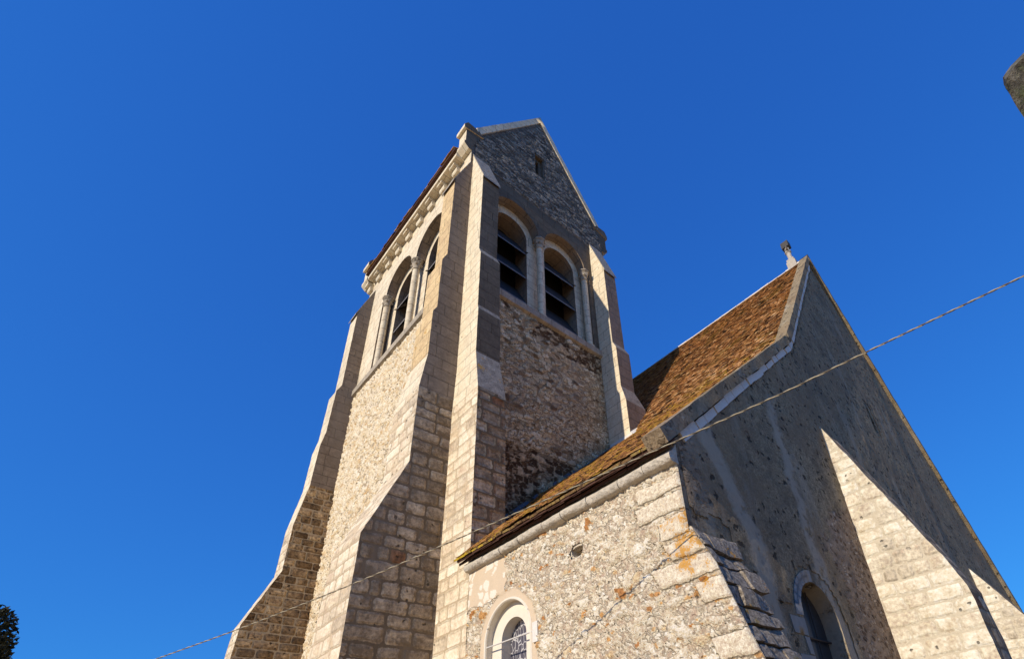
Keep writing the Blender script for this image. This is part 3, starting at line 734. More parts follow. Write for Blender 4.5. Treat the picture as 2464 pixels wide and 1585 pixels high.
# ---- belfry openings
def opening(mp, c, zs, label):
    ri = .665
    lo, hi = c - 1.06, c + 1.06
    b = MB(.2)
    inner = arch(c, ri, zs - .10, Z_SILL)
    outer = [(lo, Z_SILL - .02), (hi, Z_SILL - .02), (hi, zs + 1.0), (lo, zs + 1.0)]
    inner = [(a, max(z, Z_SILL - .02)) for a, z in inner]
    inner[0] = (inner[0][0], Z_SILL - .02); inner[-1] = (inner[-1][0], Z_SILL - .02)
    pts = [outer[0], inner[0]] + inner[1:-1] + [inner[-1], outer[1], outer[2], outer[3]]
    b.poly([mp(a, .34, z) for a, z in pts], 0)
    for a, q in zip(inner, inner[1:]): b.poly([mp(a[0], .34, a[1]), mp(q[0], .34, q[1]), mp(q[0], .95, q[1]), mp(a[0], .95, a[1])], 2)  # inner arch soffit, its shade painted into a darker colour
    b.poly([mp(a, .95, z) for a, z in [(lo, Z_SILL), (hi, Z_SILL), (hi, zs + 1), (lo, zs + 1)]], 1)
    o = b.build('belfry_opening', [M['belfry'], M['dark'], M['browned_shade']], C_, amp=.006, recalc=False, label=label)
    for zf in (16.62, 15.47, 14.32):
        w = ri - .012
        if zf > zs - .1: continue
        q = MB(.4)
        rise, run = 1.02, .48
        prof = [(.36, zf), (.36, zf + .065), (.36 + run, zf + rise + .065), (.36 + run, zf + rise)]
        A = [mp(c - w, d, z) for d, z in prof]; B = [mp(c + w, d, z) for d, z in prof]
        for i in range(4):
            j = (i + 1) % 4; q.poly([A[i], A[j], B[j], B[i]], 1 if i == 0 else 0)
        q.poly(A); q.poly(B)
        q.build('louver', [M['slate_board'], M['louver_edge']], o, amp=.006)
    s_ = MB(.3); s_.tube([mp(c + ri - .005, .28, zs - .75), mp(c + ri - .005, .72, zs - .25)], .018, 6)
    s_.build('stay', M['iron'], o)
opening(gmap, CG[0], Z_SPR, 'arched belfry opening on the shaded gable face beside the near buttress')
opening(gmap, CG[1], Z_SPR, 'arched belfry opening on the shaded gable face nearer the nave')
opening(lmap, CLf[0], Z_SPR - .1, 'arched belfry opening on the sunlit face half hidden by the buttress')
opening(lmap, CLf[1], Z_SPR - .1, 'arched belfry opening on the sunlit face farther from the gable')

# ---- nook columns
def column(x, y, zt, parent=C_):
    base = MB()
    sh = MB(); sh.lathe((x, y, 0), [(.108, Z_SILL + .12), (.108, zt - .46), ], 20)
    o = sh.build('column', M['belfry'], parent, uv=True, sharp=40)
    cp = MB()
    leaf = lambda a, z: 1 + .16 * max(0, math.sin(4 * a + .6)) * max(0, min(1, (z - (zt - .40)) / .2))
    cp.lathe((x, y, 0), [(.115, zt - .47), (.135, zt - .455), (.135, zt - .43), (.112, zt - .41), (.12, zt - .32), (.15, zt - .2), (.168, zt - .13), (.14, zt - .095)], 24, mod=leaf)
    for k in range(8):
        a = k * math.pi / 4 + .2; c = Vector((x + math.cos(a) * .155, y + math.sin(a) * .155, zt - .15 - .1 * (k % 2)))
        cp.lathe(c, [(.005, -.05), (.036, -.02), (.042, .015), (.005, .045)], 7)
    for r, z in ((.18, .095), (.205, .05)):
        cp.prism([(x + math.cos(q) * r, y + math.sin(q) * r, zt - z) for q in [math.pi / 8 + k * math.pi / 4 for k in range(8)]], (0, 0, .045 if z > .06 else .05))
    cp.build('capital', M['dressed_grey'], o, amp=.008)
    bs = MB(); bs.lathe((x, y, 0), [(.175, Z_SILL), (.175, Z_SILL + .04), (.14, Z_SILL + .06), (.16, Z_SILL + .085), (.11, Z_SILL + .12)], 20)
    bs.build('base', M['belfry'], o, amp=.004)
for x in (.86, 2.71, 4.70): column(x, .13, Z_SPR)
for y in (1.30, 3.32, 5.42): column(XC + .13, y, Z_SPR - .1)

# ---- sills
sl = MB(.25); sl.prism([(.56, -.10, 13.47), (.56, -.10, 13.70), (.56, .35, 13.80), (.56, .35, 13.42), (.56, -.004, 13.42)], (4.44, 0, 0))
sl.build('sill', M['dressed_grey'], C_, amp=.008)
sl = MB(.25); sl.prism([(XC - .11, .7, 13.47), (XC - .11, .7, 13.70), (XC + .35, .7, 13.80), (XC + .35, .7, 13.42), (XC - .004, .7, 13.42)], (0, 5.86, 0))
sl.build('sill', M['dressed_grey'], C_, amp=.008)

# ---- buttresses: list of (z, p, near s, far s, material of the strip below)
def buttress(mp, lv, name, label, back=.0, mats=('dressed', 'lichened', 'ashlar'), amp=.0072, side=(0, 2)):
    b = MB(.10)
    for (z0, p0, n0, f0, m0), (z1, p1, n1, f1, m1) in zip(lv, lv[1:]):
        b.poly([mp(n0, -p0, z0), mp(f0, -p0, z0), mp(f1, -p1, z1), mp(n1, -p1, z1)], m0)
        ms = side[1] if (z0 < 9.95 or m0 == 2) else side[0]
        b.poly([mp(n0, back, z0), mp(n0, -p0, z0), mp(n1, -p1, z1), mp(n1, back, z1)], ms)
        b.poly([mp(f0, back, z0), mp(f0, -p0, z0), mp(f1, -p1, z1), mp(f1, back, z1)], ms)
    o = b.build(name, [M[k] for k in mats], C_, amp=amp, recalc=False, label=label)
    return o
def cap_slab(mp, za, zo, p, s0, s1, o):
    """thin overhanging weathering slab"""
    q = MB(.2); t = .05; ov = .06
    sl_ = (za - zo) / p
    pr = [(0, za + .0), (p + ov, zo - ov * sl_ + .0), (p + ov, zo - ov * sl_ + t + .02), (0, za + t + .02)]
    A = [mp(s0, -a, z) for a, z in pr]; B = [mp(s1, -a, z) for a, z in pr]
    for i in range(4):
        j = (i + 1) % 4; q.poly([A[i], A[j], B[j], B[i]])
    q.poly(A); q.poly(B)
    q.build('weathering_slab', M['lichened'], o, amp=.006)
w = .55
bt = buttress(gmap, [(19.14, 0, 0, w, 1), (17.26, .66, 0, w, 0), (13.92, .67, 0, w, 1), (13.68, .76, 0, .6, 0), (11.75, .765, 0, .62, 1), (11.62, .79, 0, .64, 0), (10.25, .79, 0, .64, 1), (9.08, 1.03, -.05, .65, 2), (0, 1.10, -.06, .72, 2)],
              'buttress', 'tall stepped corner buttress whose foot joins the nave wall', mats=('grime_shade', 'lichened', 'ashlar_grey', 'dressed', 'ashlar'), side=(3, 4))
cap_slab(gmap, 19.14, 17.26, .66, -.015, w + .02, bt)
bt = buttress(gmap, [(19.14, 0, 5.0, 5.0 + w, 1), (17.26, .57, 5.0, 5.55, 0), (13.75, .57, 5.0, 5.55, 1), (13.46, .69, 5.0, 5.6, 0), (11.9, .69, 5.0, 5.6, 1), (11.3, .83, 4.98, 5.82, 0), (8.0, .84, 4.98, 5.85, 0)],
              'buttress', 'stepped buttress rising from the nave roof', mats=('browned_shade', 'lichened', 'browned_shade', 'dressed', 'dressed'), side=(3, 4))
cap_slab(gmap, 19.14, 17.26, .57, 4.985, 5.57, bt)
bt = buttress(lmap, [(18.62, 0, -.004, .62, 1), (17.3, .45, -.004, .62, 0), (13.9, .45, -.004, .64, 1), (13.6, .57, -.004, .72, 0), (11.86, .57, -.004, .76, 1), (11.66, .66, -.004, .78, 0), (10.3, .66, -.004, .8, 1), (9.3, .79, -.035, 1.05, 2), (7.4, .80, -.035, 1.1, 2), (5.72, 1.5, -.035, 1.12, 2), (0, 1.55, -.04, 1.8, 2)],
              'buttress', 'big buttress spreading wide below, beside the sunlit rubble face', mats=('ochre', 'dressed', 'ashlar', 'browned_shade', 'ashlar_grey'), side=(3, 4), back=.079)
cap_slab(lmap, 18.62, 17.3, .45, -.012, .64, bt)
y0 = 6.56
bt = buttress(lmap, [(18.62, 0, y0, 7.15, 1), (17.2, .46, y0, 7.15, 0), (13.76, .46, y0, 7.15, 1), (13.46, .59, y0, 7.15, 0), (11.8, .62, y0, 7.15, 1), (11.25, .71, y0, 7.15, 0), (9.9, .73, y0, 7.15, 1), (8.6, .92, y0, 7.15, 2), (7.25, .93, y0, 7.16, 2), (5.75, 1.55, y0, 7.16, 2), (0, 1.75, y0, 7.2, 2)],
              'buttress', 'far left buttress of small quarry faced blocks against the sky', mats=('dressed', 'dressed', 'ashlar', 'browned_shade', 'ashlar_small'), side=(3, 4), back=.02)
cap_slab(lmap, 18.62, 17.2, .46, y0 - .012, 7.17, bt)

# ---- eave cornice with corbels on the sunlit face
cn = MB(.25); cn.prism([(XC + .01, .40, 19.25), (XC - .30, .40, 19.25), (XC - .30, .40, 19.40), (XC - .27, .40, 19.43), (XC - .27, .40, 19.52), (XC + .01, .40, 19.52)], (0, 6.4, 0))
cor = cn.build('cornice', M['dressed'], C_, amp=.004)
for k in range(9):
    yc = .78 + .78 * k
    q = MB(.2); q.prism([(XC + .004, yc - .15, 18.92), (XC - .10, yc - .15, 18.92), (XC - .13, yc - .15, 18.97), (XC - .13, yc - .15, 19.13), (XC - .24, yc - .15, 19.13), (XC - .24, yc - .15, 19.26), (XC + .004, yc - .15, 19.26)], (0, .30, 0))
    q.build('corbel', M['dressed'], cor, amp=.004)

# ---- tower roof and copings
def tile_slope(b, p0, up, across, n_rows, n_cols, ex, wd, th=.014, lift=.03, skip=None):
    """individual clay tiles; p0 lower corner, up and across unit vectors"""
    up = Vector(up).normalized(); ac = Vector(across).normalized(); nr = ac.cross(up)
    if nr.z < 0: nr = -nr
    p0 = Vector(p0)
    for r in range(n_rows):
        sag = .0
        off = (r % 2) * wd * .5 + random.uniform(-.03, .03)
        rt = random.gauss(0, .05)
        for c in range(-1, n_cols + 1):
            x0 = c * wd + off; x1 = x0 + wd - .004
            x0 = max(0, x0); x1 = min(n_cols * wd, x1)
            if x1 - x0 < .02: continue
            jl = random.uniform(-.008, .012); l0 = lift * random.uniform(.7, 1.5); tl = random.uniform(-.008, .008)
            a = p0 + up * (r * ex + jl) + nr * (l0 + tl); bb = p0 + up * (r * ex + ex * 1.9) + nr * .006
            a2 = p0 + up * (r * ex + jl) + nr * (l0 - tl)
            sgv = nr * (noise.noise((p0 + up * (r * ex) + ac * x0) * .55) * .06 + noise.noise((p0 + up * (r * ex) + ac * x0) * 2.1) * .018)
            a += sgv; a2 += sgv; bb += sgv
            if skip and skip(p0 + up * (r * ex) + ac * x0): continue
            q = [a + ac * x0, a2 + ac * x1, bb + ac * x1, bb + ac * x0]
            s = [p - nr * th for p in q[:2]]
            tv = min(1, max(0, random.gauss(.46, .27) + rt))
            b.raw(q); b.tint.append(tv)
            b.raw([q[0], q[1], s[1], s[0]]); b.tint.append(tv * .7)
            b.raw([q[0], s[0], q[3]]); b.tint.append(tv * .8)
            b.raw([q[1], s[1], q[2]]); b.tint.append(tv * .8)

ER, RR = (XC - .12, 19.78), (AP[0], 24.45)
rf = MB(.6)
for sgn in (0, 1):
    fx = (lambda x: x) if not sgn else (lambda x: 2 * AP[0] - x)
    rf.prism([(fx(ER[0] - .25), .42, ER[1] - .17), (fx(ER[0] - .24), .42, ER[1] - .205), (fx(XC - .1), .42, 19.54), (fx(RR[0]), .42, RR[1] - .1), (fx(RR[0]), .42, RR[1]), (fx(ER[0]), .42, ER[1] + .03)], (0, 6.5, 0))
tr = rf.build('tower_roof', M['tile_under'], C_, amp=.01)
tb = MB(); upv = Vector((RR[0] - ER[0], 0, RR[1] - ER[1])); ln = upv.length
tile_slope(tb, (ER[0] - .27, .42, ER[1] - .17), (.25, 0, .18), (0, 1, 0), 3, 38, .10, .17)
tile_slope(tb, (ER[0] - .03, .42, ER[1] + .01), upv, (0, 1, 0), 12, 38, .12, .17)
tb.build('tile_courses', M['tiles'], tr, uv=False, sharp=0, recalc=False)
def coping(y0, y1):
    b = MB(.25)
    for sgn in (0, 1):
        fx = (lambda x: x) if not sgn else (lambda x: 2 * AP[0] - x)
        b.prism([(fx(.10), y0, 20.42), (fx(.02), y0, 20.72), (AP[0], y0, 25.16), (AP[0], y0, 24.74)], (0, y1 - y0, 0))
    b.build('gable_coping', M['dressed'], C_, amp=.012)
    for sgn in (0, 1):
        fx = (lambda x: x) if not sgn else (lambda x: 2 * AP[0] - x)
        k = MB(.2)
        k.prism([(fx(XC - .001), y0 + .035, 19.5), (fx(XC - .24), y0 + .035, 19.62), (fx(XC - .24), y0 + .035, 20.3), (fx(.22), y0 + .035, 20.42)], (0, y1 - y0 - .05, 0), 1, mats=[0] * 4)
        k.prism([(fx(.3), y0 + .0, 20.42), (fx(XC - .34), y0 + .0, 20.26), (fx(XC - .34), y0 + .0, 20.44), (fx(XC - .22), y0 + .0, 20.66), (fx(.12), y0 + .0, 20.64)], (0, y1 - y0 + .02, 0), 1, mats=[0] * 5)
        k.prism([(fx(XC - .001), y0 + .03, 19.3), (fx(XC - .12), y0 + .03, 19.3), (fx(XC - .28), y0 + .03, 19.46), (fx(XC - .28), y0 + .03, 19.60), (fx(XC - .001), y0 + .03, 19.60)], (0, y1 - y0 - .01, 0), 1, mats=[0] * 5)
        k.build('kneeler', [M['dressed_grey'] if sgn else M['dressed'], M['grime_shade']], C_, amp=.004)  # end faces coloured darker than the sides, painting in their shade
coping(-.05, .42); coping(YB - .2, YB + .3)

# ================================================================== NAVE
XN = -.06
A, Bn = 5.47, .905                                  # lower roof plane z = A + Bn x
BX = 5.05; BZ = A + Bn * BX
RX, RZ = 9.85, 16.82
WIN = arch(-2.20, .54, 3.655, 0, 26); WIN = [(a, max(z, 1.9)) for a, z in WIN]
HOLE = [(-3.76 + .12 * math.cos(q) * (1 + .25 * math.sin(3 * q)), 4.43 + .09 * math.sin(q) * (1 + .2 * math.cos(2 * q))) for q in [k * math.pi / 5 for k in range(10)]]
nw = MB(.16)
smap = lambda s, d, z: (XN + d, s, z)
nw.poly([smap(a, 0, b) for a, b in [(-L, 0), (-1.10, 0), (-1.10, 5.22), (-L, 5.22)]], 0, [[smap(a, 0, b) for a, b in WIN], [smap(a, 0, b) for a, b in HOLE]])
for a, b in zip(HOLE, HOLE[1:] + HOLE[:1]): nw.poly([smap(a[0], 0, a[1]), smap(b[0], 0, b[1]), smap(b[0], .3, b[1]), smap(a[0], .3, a[1])], 0)
nw.poly([smap(a, .3, b) for a, b in HOLE], 0)
fmap = lambda s, d, z: (s, -L + d, z)
XR = 2 * RX + .1
GW = arch(2.74, .55, 3.43, 1.2, 24)
SLIT = [(9.60, 9.58), (9.70, 9.50), (9.78, 9.62), (9.74, 10.36), (9.62, 10.34)]
nw.poly([fmap(a, 0, b) for a, b in [(XN, 0), (XR, 0), (XR, 4.2), (RX, RZ - .25), (BX + .12, BZ - .12), (XN, A + Bn * XN - .15)]], 1, [[fmap(a, 0, b) for a, b in GW], [fmap(a, 0, b) for a, b in SLIT]], step=.22)
for hole, dp in ((GW, .42), (SLIT, .4)):
    for a, b in zip(hole, hole[1:] + hole[:1]): nw.poly([fmap(a[0], 0, a[1]), fmap(b[0], 0, b[1]), fmap(b[0], dp, b[1]), fmap(a[0], dp, a[1])], 2)
nw.poly([fmap(a, .4, b) for a, b in SLIT], 3)
nw.poly([(XR, -L, 0), (XR, 14, 0), (XR, 14, 4.2), (XR, -L, 4.2)], 1, step=1)
nw.poly([(XE, 14, 0), (XR, 14, 0), (XR, 14, 4.2), (RX, 14, RZ - .2), (XE, 14, A + Bn * XE)], 1, step=1)
nw.poly([(XE, YB, 0), (XE, 14, 0), (XE, 14, A + Bn * XE), (XE, YB, A + Bn * XE)], 1, step=1)
nw.build('nave_wall', [M['nave_side'], M['roughcast'], M['roughcast'], M['dark']], C_, amp=.008, recalc=False)

# ---- quoins at the near corner
def cby(z):                                         # how far the corner buttress reaches out at height z
    pr = [(4.15, .0), (3.95, .08), (3.6, .25), (3.2, .36), (2.8, .48), (2.0, .75), (0, 1.3)]
    for (za, pa), (zb, pb) in zip(pr, pr[1:]):
        if z >= zb: return pa + (pb - pa) * (za - z) / (za - zb)
    return 1.3
QU = []; rq = random.Random(21); zq = 1.0
while zq < 4.95:
    h_ = rq.uniform(.19, .29)
    if rq.random() > .12: QU.append((zq, min(zq + h_, 4.90), rq.choice((.36, .58, .72, .48, .30)) * rq.uniform(.85, 1.12), rq.uniform(-.02, .02)))
    zq += h_ + rq.uniform(.02, .05)
def f_nave(u, v):
    n1 = fbm(u * 5, v * 5, 4, 3) - .5; n2 = fbm(u * 22, v * 22, 3, 4) - .5
    m, a, b, h = stones(u, v, 11., 16., 71, .45, .04, .30); m2, a2, b2, h2 = stones(u, v, 5.2, 8.2, 83, .72, .06, .20, .5); m3, a3, b3, h3 = stones(u, v, 19., 26., 97, .35, .04, .3)
    m = m * (1 - m2); m3 = m3 * (1 - np.maximum(m, m2))
    aa = np.where(m2 > .02, a2, np.where(m > .02, a, .25 + a3 * .7)); mm = np.maximum(m2, np.maximum(m * .85, m3 * .6))
    D = .020 + .030 * h2 + .020 * h + .010 * h3 - .04 * mm * (1 - mm) + n1 * .04 + n2 * .02
    # smooth repair by the tower, ring of plaster round the window
    e = np.minimum(u + 2.13, v - 4.30) + n1 * .30
    wr = np.hypot(np.abs(u + 2.20) / .68, np.maximum(v - 3.65, 0) / .68)
    ring = sstep(wr + n1 * .12, 1.03, .99)
    pm = np.maximum(sstep(e, -.012, .012), ring)
    ws, wa, wb, wh = stones(u, v, 5.0, 6.0, 137, .36, .16, .26, .5); ws = ws * (1 - ring) * pm
    D = D * (1 - pm) + pm * (.028 + n1 * .008 + ws * .004) * (1 - ring * .45)
    # quoins
    qm = np.zeros(u.shape); gv = qm.copy(); yc = np.where(v < 4.05, -5.571 - np.vectorize(cby)(v) - .01, -5.573)
    for z0, z1, ln, tl in QU:
        dd = np.minimum(np.minimum(v - z0 - tl * (u - yc), z1 + tl * (u - yc) - v), ln - (u - yc)) + n1 * .05 + n2 * .02
        qm = np.maximum(qm, sstep(dd, 0, .022)); gv = np.maximum(gv, np.exp(-(dd / .014) ** 2))
    qm = qm * (1 - pm)
    D = D * (1 - qm) + qm * (.036 + n1 * .030 + n2 * .012) - .035 * gv
    ok = ~((np.abs(u + 2.20) < .553) & (v < 3.655)) & (np.hypot(u + 2.20, v - 3.655) > .553) & (np.hypot((u + 3.76) / .12, (v - 4.43) / .10) > 1)
    return np.maximum(D, 0), (aa, mm, b), (pm, qm, ws), ok
M['p_nave'] = mat_panel('pebbly lime rubble facing', [(0, (.34, .14, .045)), (.09, (.50, .28, .11)), (.15, (.56, .42, .25)), (.22, (.58, .49, .37)), (.6, (.65, .57, .45)), (.92, (.76, .70, .59)), (1, (.44, .36, .27))], (.62, .52, .39), quoin=(.62, .545, .43), plaster=(.58, .465, .335), stain=.12, lich=.72, lcol=(.52, .25, .03), pf=13., pits=.20, crack=.32)
panel('rubble_facing', smap, -6.65, -1.105, 2.2, 4.935, .021, f_nave, M['p_nave'], C_, clampu=lambda v: np.where(v < 4.05, -5.571 - np.vectorize(cby)(v) - .01, -5.573))
qn = MB(.07)
qs = [z / 10 for z in range(0, 42)]
for z0, z1 in zip(qs, qs[1:]):
    qn.poly([(XN + .012, -L + .03, z0), (XN + .012, -L - cby(z0) - .01, z0), (XN + .012, -L - cby(z1) - .01, z1), (XN + .012, -L + .03, z1)], 1)
qn.build('buttress_side', [M['nave_side'], M['nave_side']], C_, amp=.004)

# ---- corner buttress of rough stones
cb = MB(.085); zq = .0; rq = random.Random(5)
while zq < 4.08:
    h_ = rq.uniform(.16, .26); z1 = min(zq + h_, 4.14)
    pf0, pf1 = max(.05, cby(zq)), max(.04, cby(z1))
    xs = [XN + .03, rq.uniform(.12, .26), rq.uniform(.36, .52), .74 + rq.uniform(-.07, .07)]
    for xa, xb in zip(xs, xs[1:]):
        d0 = rq.uniform(-.022, .022)
        pts = [(-L + .02, zq), (-L - pf0 + d0, zq + .01), (-L - pf1 + d0 - .005, z1 - .03), (-L - pf1 + d0 + .03, z1), (-L + .02, z1)]
        cb.prism([(xa + .006, y, z) for y, z in pts], (xb - xa - .012, 0, 0))
    zq = z1 + .004
cb.build('corner_buttress', M['corner'], C_, amp=.04, label='crumbling corner buttress of rough stones with orange lichen')

# ---- rolled eave cornice
for_y = -L - .02
cy = MB(.12); yy = -1.13; rq = random.Random(9); bounds = [yy]
while yy > for_y:
    yy -= rq.uniform(.42, .62)
    bounds.append(max(yy, for_y))
for ya, yb in zip(bounds, bounds[1:]):
    if ya - yb < .05: continue
    n = 12; dz = rq.uniform(-.012, .012); r = .074
    prof = [(XN + .03, 5.22 + dz)] + [(XN - .075 - r * math.sin(k * math.pi / n) * .98, 5.012 + dz + r * math.cos(k * math.pi / n)) for k in range(n + 1)] + [(XN + .03, 4.93 + dz)]
    cy.prism([(x, ya - .006, z) for x, z in prof], (0, yb - ya + .012, 0), step=.1)
cy.build('eave_cornice', M['finial'], C_, amp=.016)

# ---- nave roof
base = MB(1.0)
YN, YF = -L + .17, 14.0
def slab(p, q, y0, y1, th=.07):
    base.prism([(p[0], y0, p[1] - .02), (q[0], y0, q[1] - .02), (q[0], y0, q[1] - th - .02), (p[0], y0, p[1] - th - .02)], (0, y1 - y0, 0))
slab((-.30, A + Bn * -.30), (BX, BZ), YN - .25, -1.06)
slab((.67, A + Bn * .67), (BX, BZ), -1.06, -.005)
slab((XE + .01, BZ + (XE + .01 - BX) * (RZ - BZ) / (RX - BX)), (RX, RZ), -.0, YF)
slab((BX, BZ), (RX, RZ), YN, -.0)
slab((XR + .35, 3.95), (RX, RZ), YN, YF)
nr_ = base.build('nave_roof', M['tile_under'], C_)
tb = MB(); up1 = Vector((1, 0, Bn)).normalized(); l1 = (BX + .3) * math.hypot(1, Bn)
yT0 = YN - .02
ncol = int((-.015 - yT0) / .17)
tile_slope(tb, (-.33, yT0, A + Bn * -.33), up1, (0, 1, 0), int(l1 / .08), int(ncol * .17 / .128), .08, .128,
           skip=lambda p: (4.97 < p.x < 5.86 and p.y > -.86) or (p.x < .66 and p.y > -1.12))
up2 = Vector((RX - BX, 0, RZ - BZ)); l2 = up2.length
inside_tower = lambda p: p.y > -.02 and p.x < XE + .05
tile_slope(tb, (BX - .03, yT0, BZ - .01), up2, (0, 1, 0), int(l2 / .08), int((6 - yT0) / .128), .08, .128, skip=lambda p: inside_tower(p) or (4.97 < p.x < 5.86 and p.y > -.86))
tb.build('tile_courses', M['tiles'], nr_, uv=False, sharp=0, recalc=False)
# thick mossy eave of doubled tiles
ev = MB(.1); rq = random.Random(4)
yy = -1.02
while yy > -L - .02:
    y1 = max(yy - .17, -L - .03); j = rq.uniform(-.012, .012); k = rq.uniform(-.008, .008)
    ev.prism([(-.335 + j, yy, 5.165 + k), (-.05, yy, 5.43), (-.05, yy, 5.39), (-.325 + j, yy, 5.135 + k)], (0, y1 - yy + .006, 0), 0)
    ev.prism([(-.295 + j * .8, yy - .05, 5.13 + k), (-.05, yy - .05, 5.36), (-.05, yy - .05, 5.31), (-.285 + j * .8, yy - .05, 5.10 + k)], (0, y1 - yy + .006, 0), 1)
    ev.prism([(-.23 + j * .8, yy, 5.12 + k), (-.05, yy, 5.29), (-.05, yy, 5.25), (-.22 + j * .8, yy, 5.08 + k)], (0, y1 - yy + .006, 0), 1)
    yy = y1
ev.build('eave_tiles', [M['moss_tile'], M['tile_under']], nr_, amp=.006)
rd = MB(.2); rq = random.Random(2); yy = YN - .1
while yy < 6:
    l_ = .34; h_ = rq.uniform(.05, .09)
    rd.prism([(RX + .10 * math.cos(q), yy, RZ - .03 + (h_ + .03) * math.sin(q)) for q in [k * math.pi / 6 for k in range(7)]], (0, l_ - .01, 0))
    yy += l_
rd.build('ridge_tiles', M['ridge_mortar'], nr_, amp=.012)

# ---- gable copings
cp = MB(.2); yf, yb_ = -L - .10, -L + .20
def cop(p, q, nrm, up=.15, dn=.10):
    n = Vector((nrm[0], 0, nrm[1])).normalized()
    P = Vector((p[0], yf, p[1])); Q = Vector((q[0], yf, q[1]))
    return P + n * up, Q + n * up, Q - n * dn, P - n * dn
def miter(pts, off):
    out = []
    for i, p in enumerate(pts):
        d0 = (Vector(pts[i]) - Vector(pts[i - 1])).normalized() if i else None
        d1 = (Vector(pts[i + 1]) - Vector(pts[i])).normalized() if i < len(pts) - 1 else None
        d0 = d0 or d1; d1 = d1 or d0
        n0 = Vector((-d0.y, d0.x)); n1 = Vector((-d1.y, d1.x)); n = (n0 + n1).normalized()
        out.append(Vector(p) + n * (off / max(.3, n.dot(n0))))
    return out
LP = [(-.36, A + Bn * -.36), (BX, BZ), (RX, RZ)]
RP = [(RX, RZ), (XR + .3, RZ - 1.31 * (XR + .3 - RX))]
for P in (LP, RP):
    T, D = miter(P, .12), miter(P, -.08)
    if P is LP: T[-1] = Vector((RX, RZ + .16)); D[-1] = Vector((RX, RZ - .14))
    else: T[0] = Vector((RX, RZ + .16)); D[0] = Vector((RX, RZ - .14))
    for i in range(len(P) - 1):
        cp.prism([(T[i].x, yf, T[i].y), (T[i + 1].x, yf, T[i + 1].y), (D[i + 1].x, yf, D[i + 1].y), (D[i].x, yf, D[i].y)], (0, yb_ - yf, 0))
cp.build('nave_coping', M['roughcast'], C_, amp=.012)
wb = MB(.2); rq = random.Random(6)
LB = [(0.02, A + Bn * .02), (BX, BZ), (RX, RZ)]
T, D = miter(LB, -.07), miter(LB, -.24)
T[-1] = Vector((RX, RZ - .15)); D[-1] = Vector((RX, RZ - .42))
for i in range(2):
    ln_ = (T[i + 1] - T[i]).length; k = 0.
    while k < ln_ - .1:
        k1 = min(ln_, k + rq.uniform(.32, .62)); a, b = k / ln_, (k1 - .024) / ln_
        j = rq.uniform(-.016, .016)
        t0, t1, d0, d1 = T[i].lerp(T[i + 1], a), T[i].lerp(T[i + 1], b), D[i].lerp(D[i + 1], a), D[i].lerp(D[i + 1], b)
        h0, h1 = rq.uniform(0, .32), rq.uniform(0, .32); d0 = d0.lerp(t0, h0 * .5); d1 = d1.lerp(t1, h0 * .5); t0 = t0.lerp(d0, h1); t1 = t1.lerp(d1, h1)
        wb.prism([(t0.x, -L - .035 + j, t0.y), (t1.x, -L - .035 + j, t1.y), (d1.x, -L - .035 + j, d1.y), (d0.x, -L - .035 + j, d0.y)], (0, .05, 0))
        k = k1
wb.build('mortar_band', M['mortar_white'], C_, amp=.012)

# ---- nave window in the sunlit wall
wn = MB(.12)
so = arch(-2.20, .54, 3.655, 1.9, 26); si = arch(-2.20, .30, 3.66, 1.9, 26)
ring = so + si[::-1]
dS = .10
wn.poly([smap(a, dS, b) for a, b in so], 0, [[smap(a, dS, b) for a, b in [(x, max(z, 1.93)) for x, z in si]]])
for a, b in zip(so, so[1:]): wn.poly([smap(a[0], 0, a[1]), smap(b[0], 0, b[1]), smap(b[0], dS, b[1]), smap(a[0], dS, a[1])], 0)
for a, b in zip(si, si[1:]): wn.poly([smap(a[0], dS, a[1]), smap(b[0], dS, b[1]), smap(b[0], dS + .20, b[1]), smap(a[0], dS + .20, a[1])], 0)
win = wn.build('arched_window', M['render_white'], C_, amp=.004, recalc=False, label='round-arched window with leaded glass in the sunlit wall')
hd = MB(.1); pts = [smap(a, -.012, b) for a, b in arch(-2.20, .553, 3.655, 1.9, 30)]
hd.tube(pts, .024, 7); hd.build('hood_mould', M['render_white'], win, amp=.004)
gl = MB(.3); gl.poly([smap(a, dS + .17, b) for a, b in arch(-2.20, .31, 3.66, 1.9, 20)]); gl.build('leaded_glass', M['glass'], win)
rdm = MB(); rdm.tube([smap(-1.645, -.005, 3.62), smap(-2.80, -.02, 3.60)], .011, 8); rdm.build('rod', M['rod'], win)
bk = MB(.1); bk.box((XN - .05, -2.93, 3.44), (XN - .005, -2.82, 3.71)); bk.build('wall_block', M['mortar_white'], C_, amp=.006, label='small pale block fixed beside the window')

# ---- gable window
gw = MB(.12)
vo_ = arch(2.74, .72, 3.43, 3.40, 14); vi_ = arch(2.74, .555, 3.43, 3.40, 14)
for i in range(1, 8):
    a, b, c, d = vo_[i], vo_[i + 1], vi_[i + 1], vi_[i]
    gw.prism([fmap(p[0], -.012, p[1]) for p in (a, b, c, d)], (0, .03, 0))
rq = random.Random(8); zq = 3.40; kq = 0
while zq > 1.4:
    h_ = rq.uniform(.22, .3); ext = .38 if kq % 2 == 0 else .14
    for sx in (-1,):
        x0, x1 = 2.74 + sx * .555, 2.74 + sx * (.555 + ext)
        gw.prism([fmap(p, -.012 + rq.uniform(-.004, .004), z) for p, z in ((x0, zq - .008), (x1, zq - .01), (x1 - sx * .02, zq - h_ + .008), (x0, zq - h_ + .008))], (0, .03, 0))
    zq -= h_; kq += 1
gwin = gw.build('gable_window', M['bluewhite'], C_, amp=.01, label='dark arched window in the shaded gable wall')
gg = MB(.3); gg.poly([fmap(a, .25, b) for a, b in arch(2.74, .56, 3.43, 1.2, 20)]); gg.build('glass', M['glass_dark'], gwin)
gb = MB()
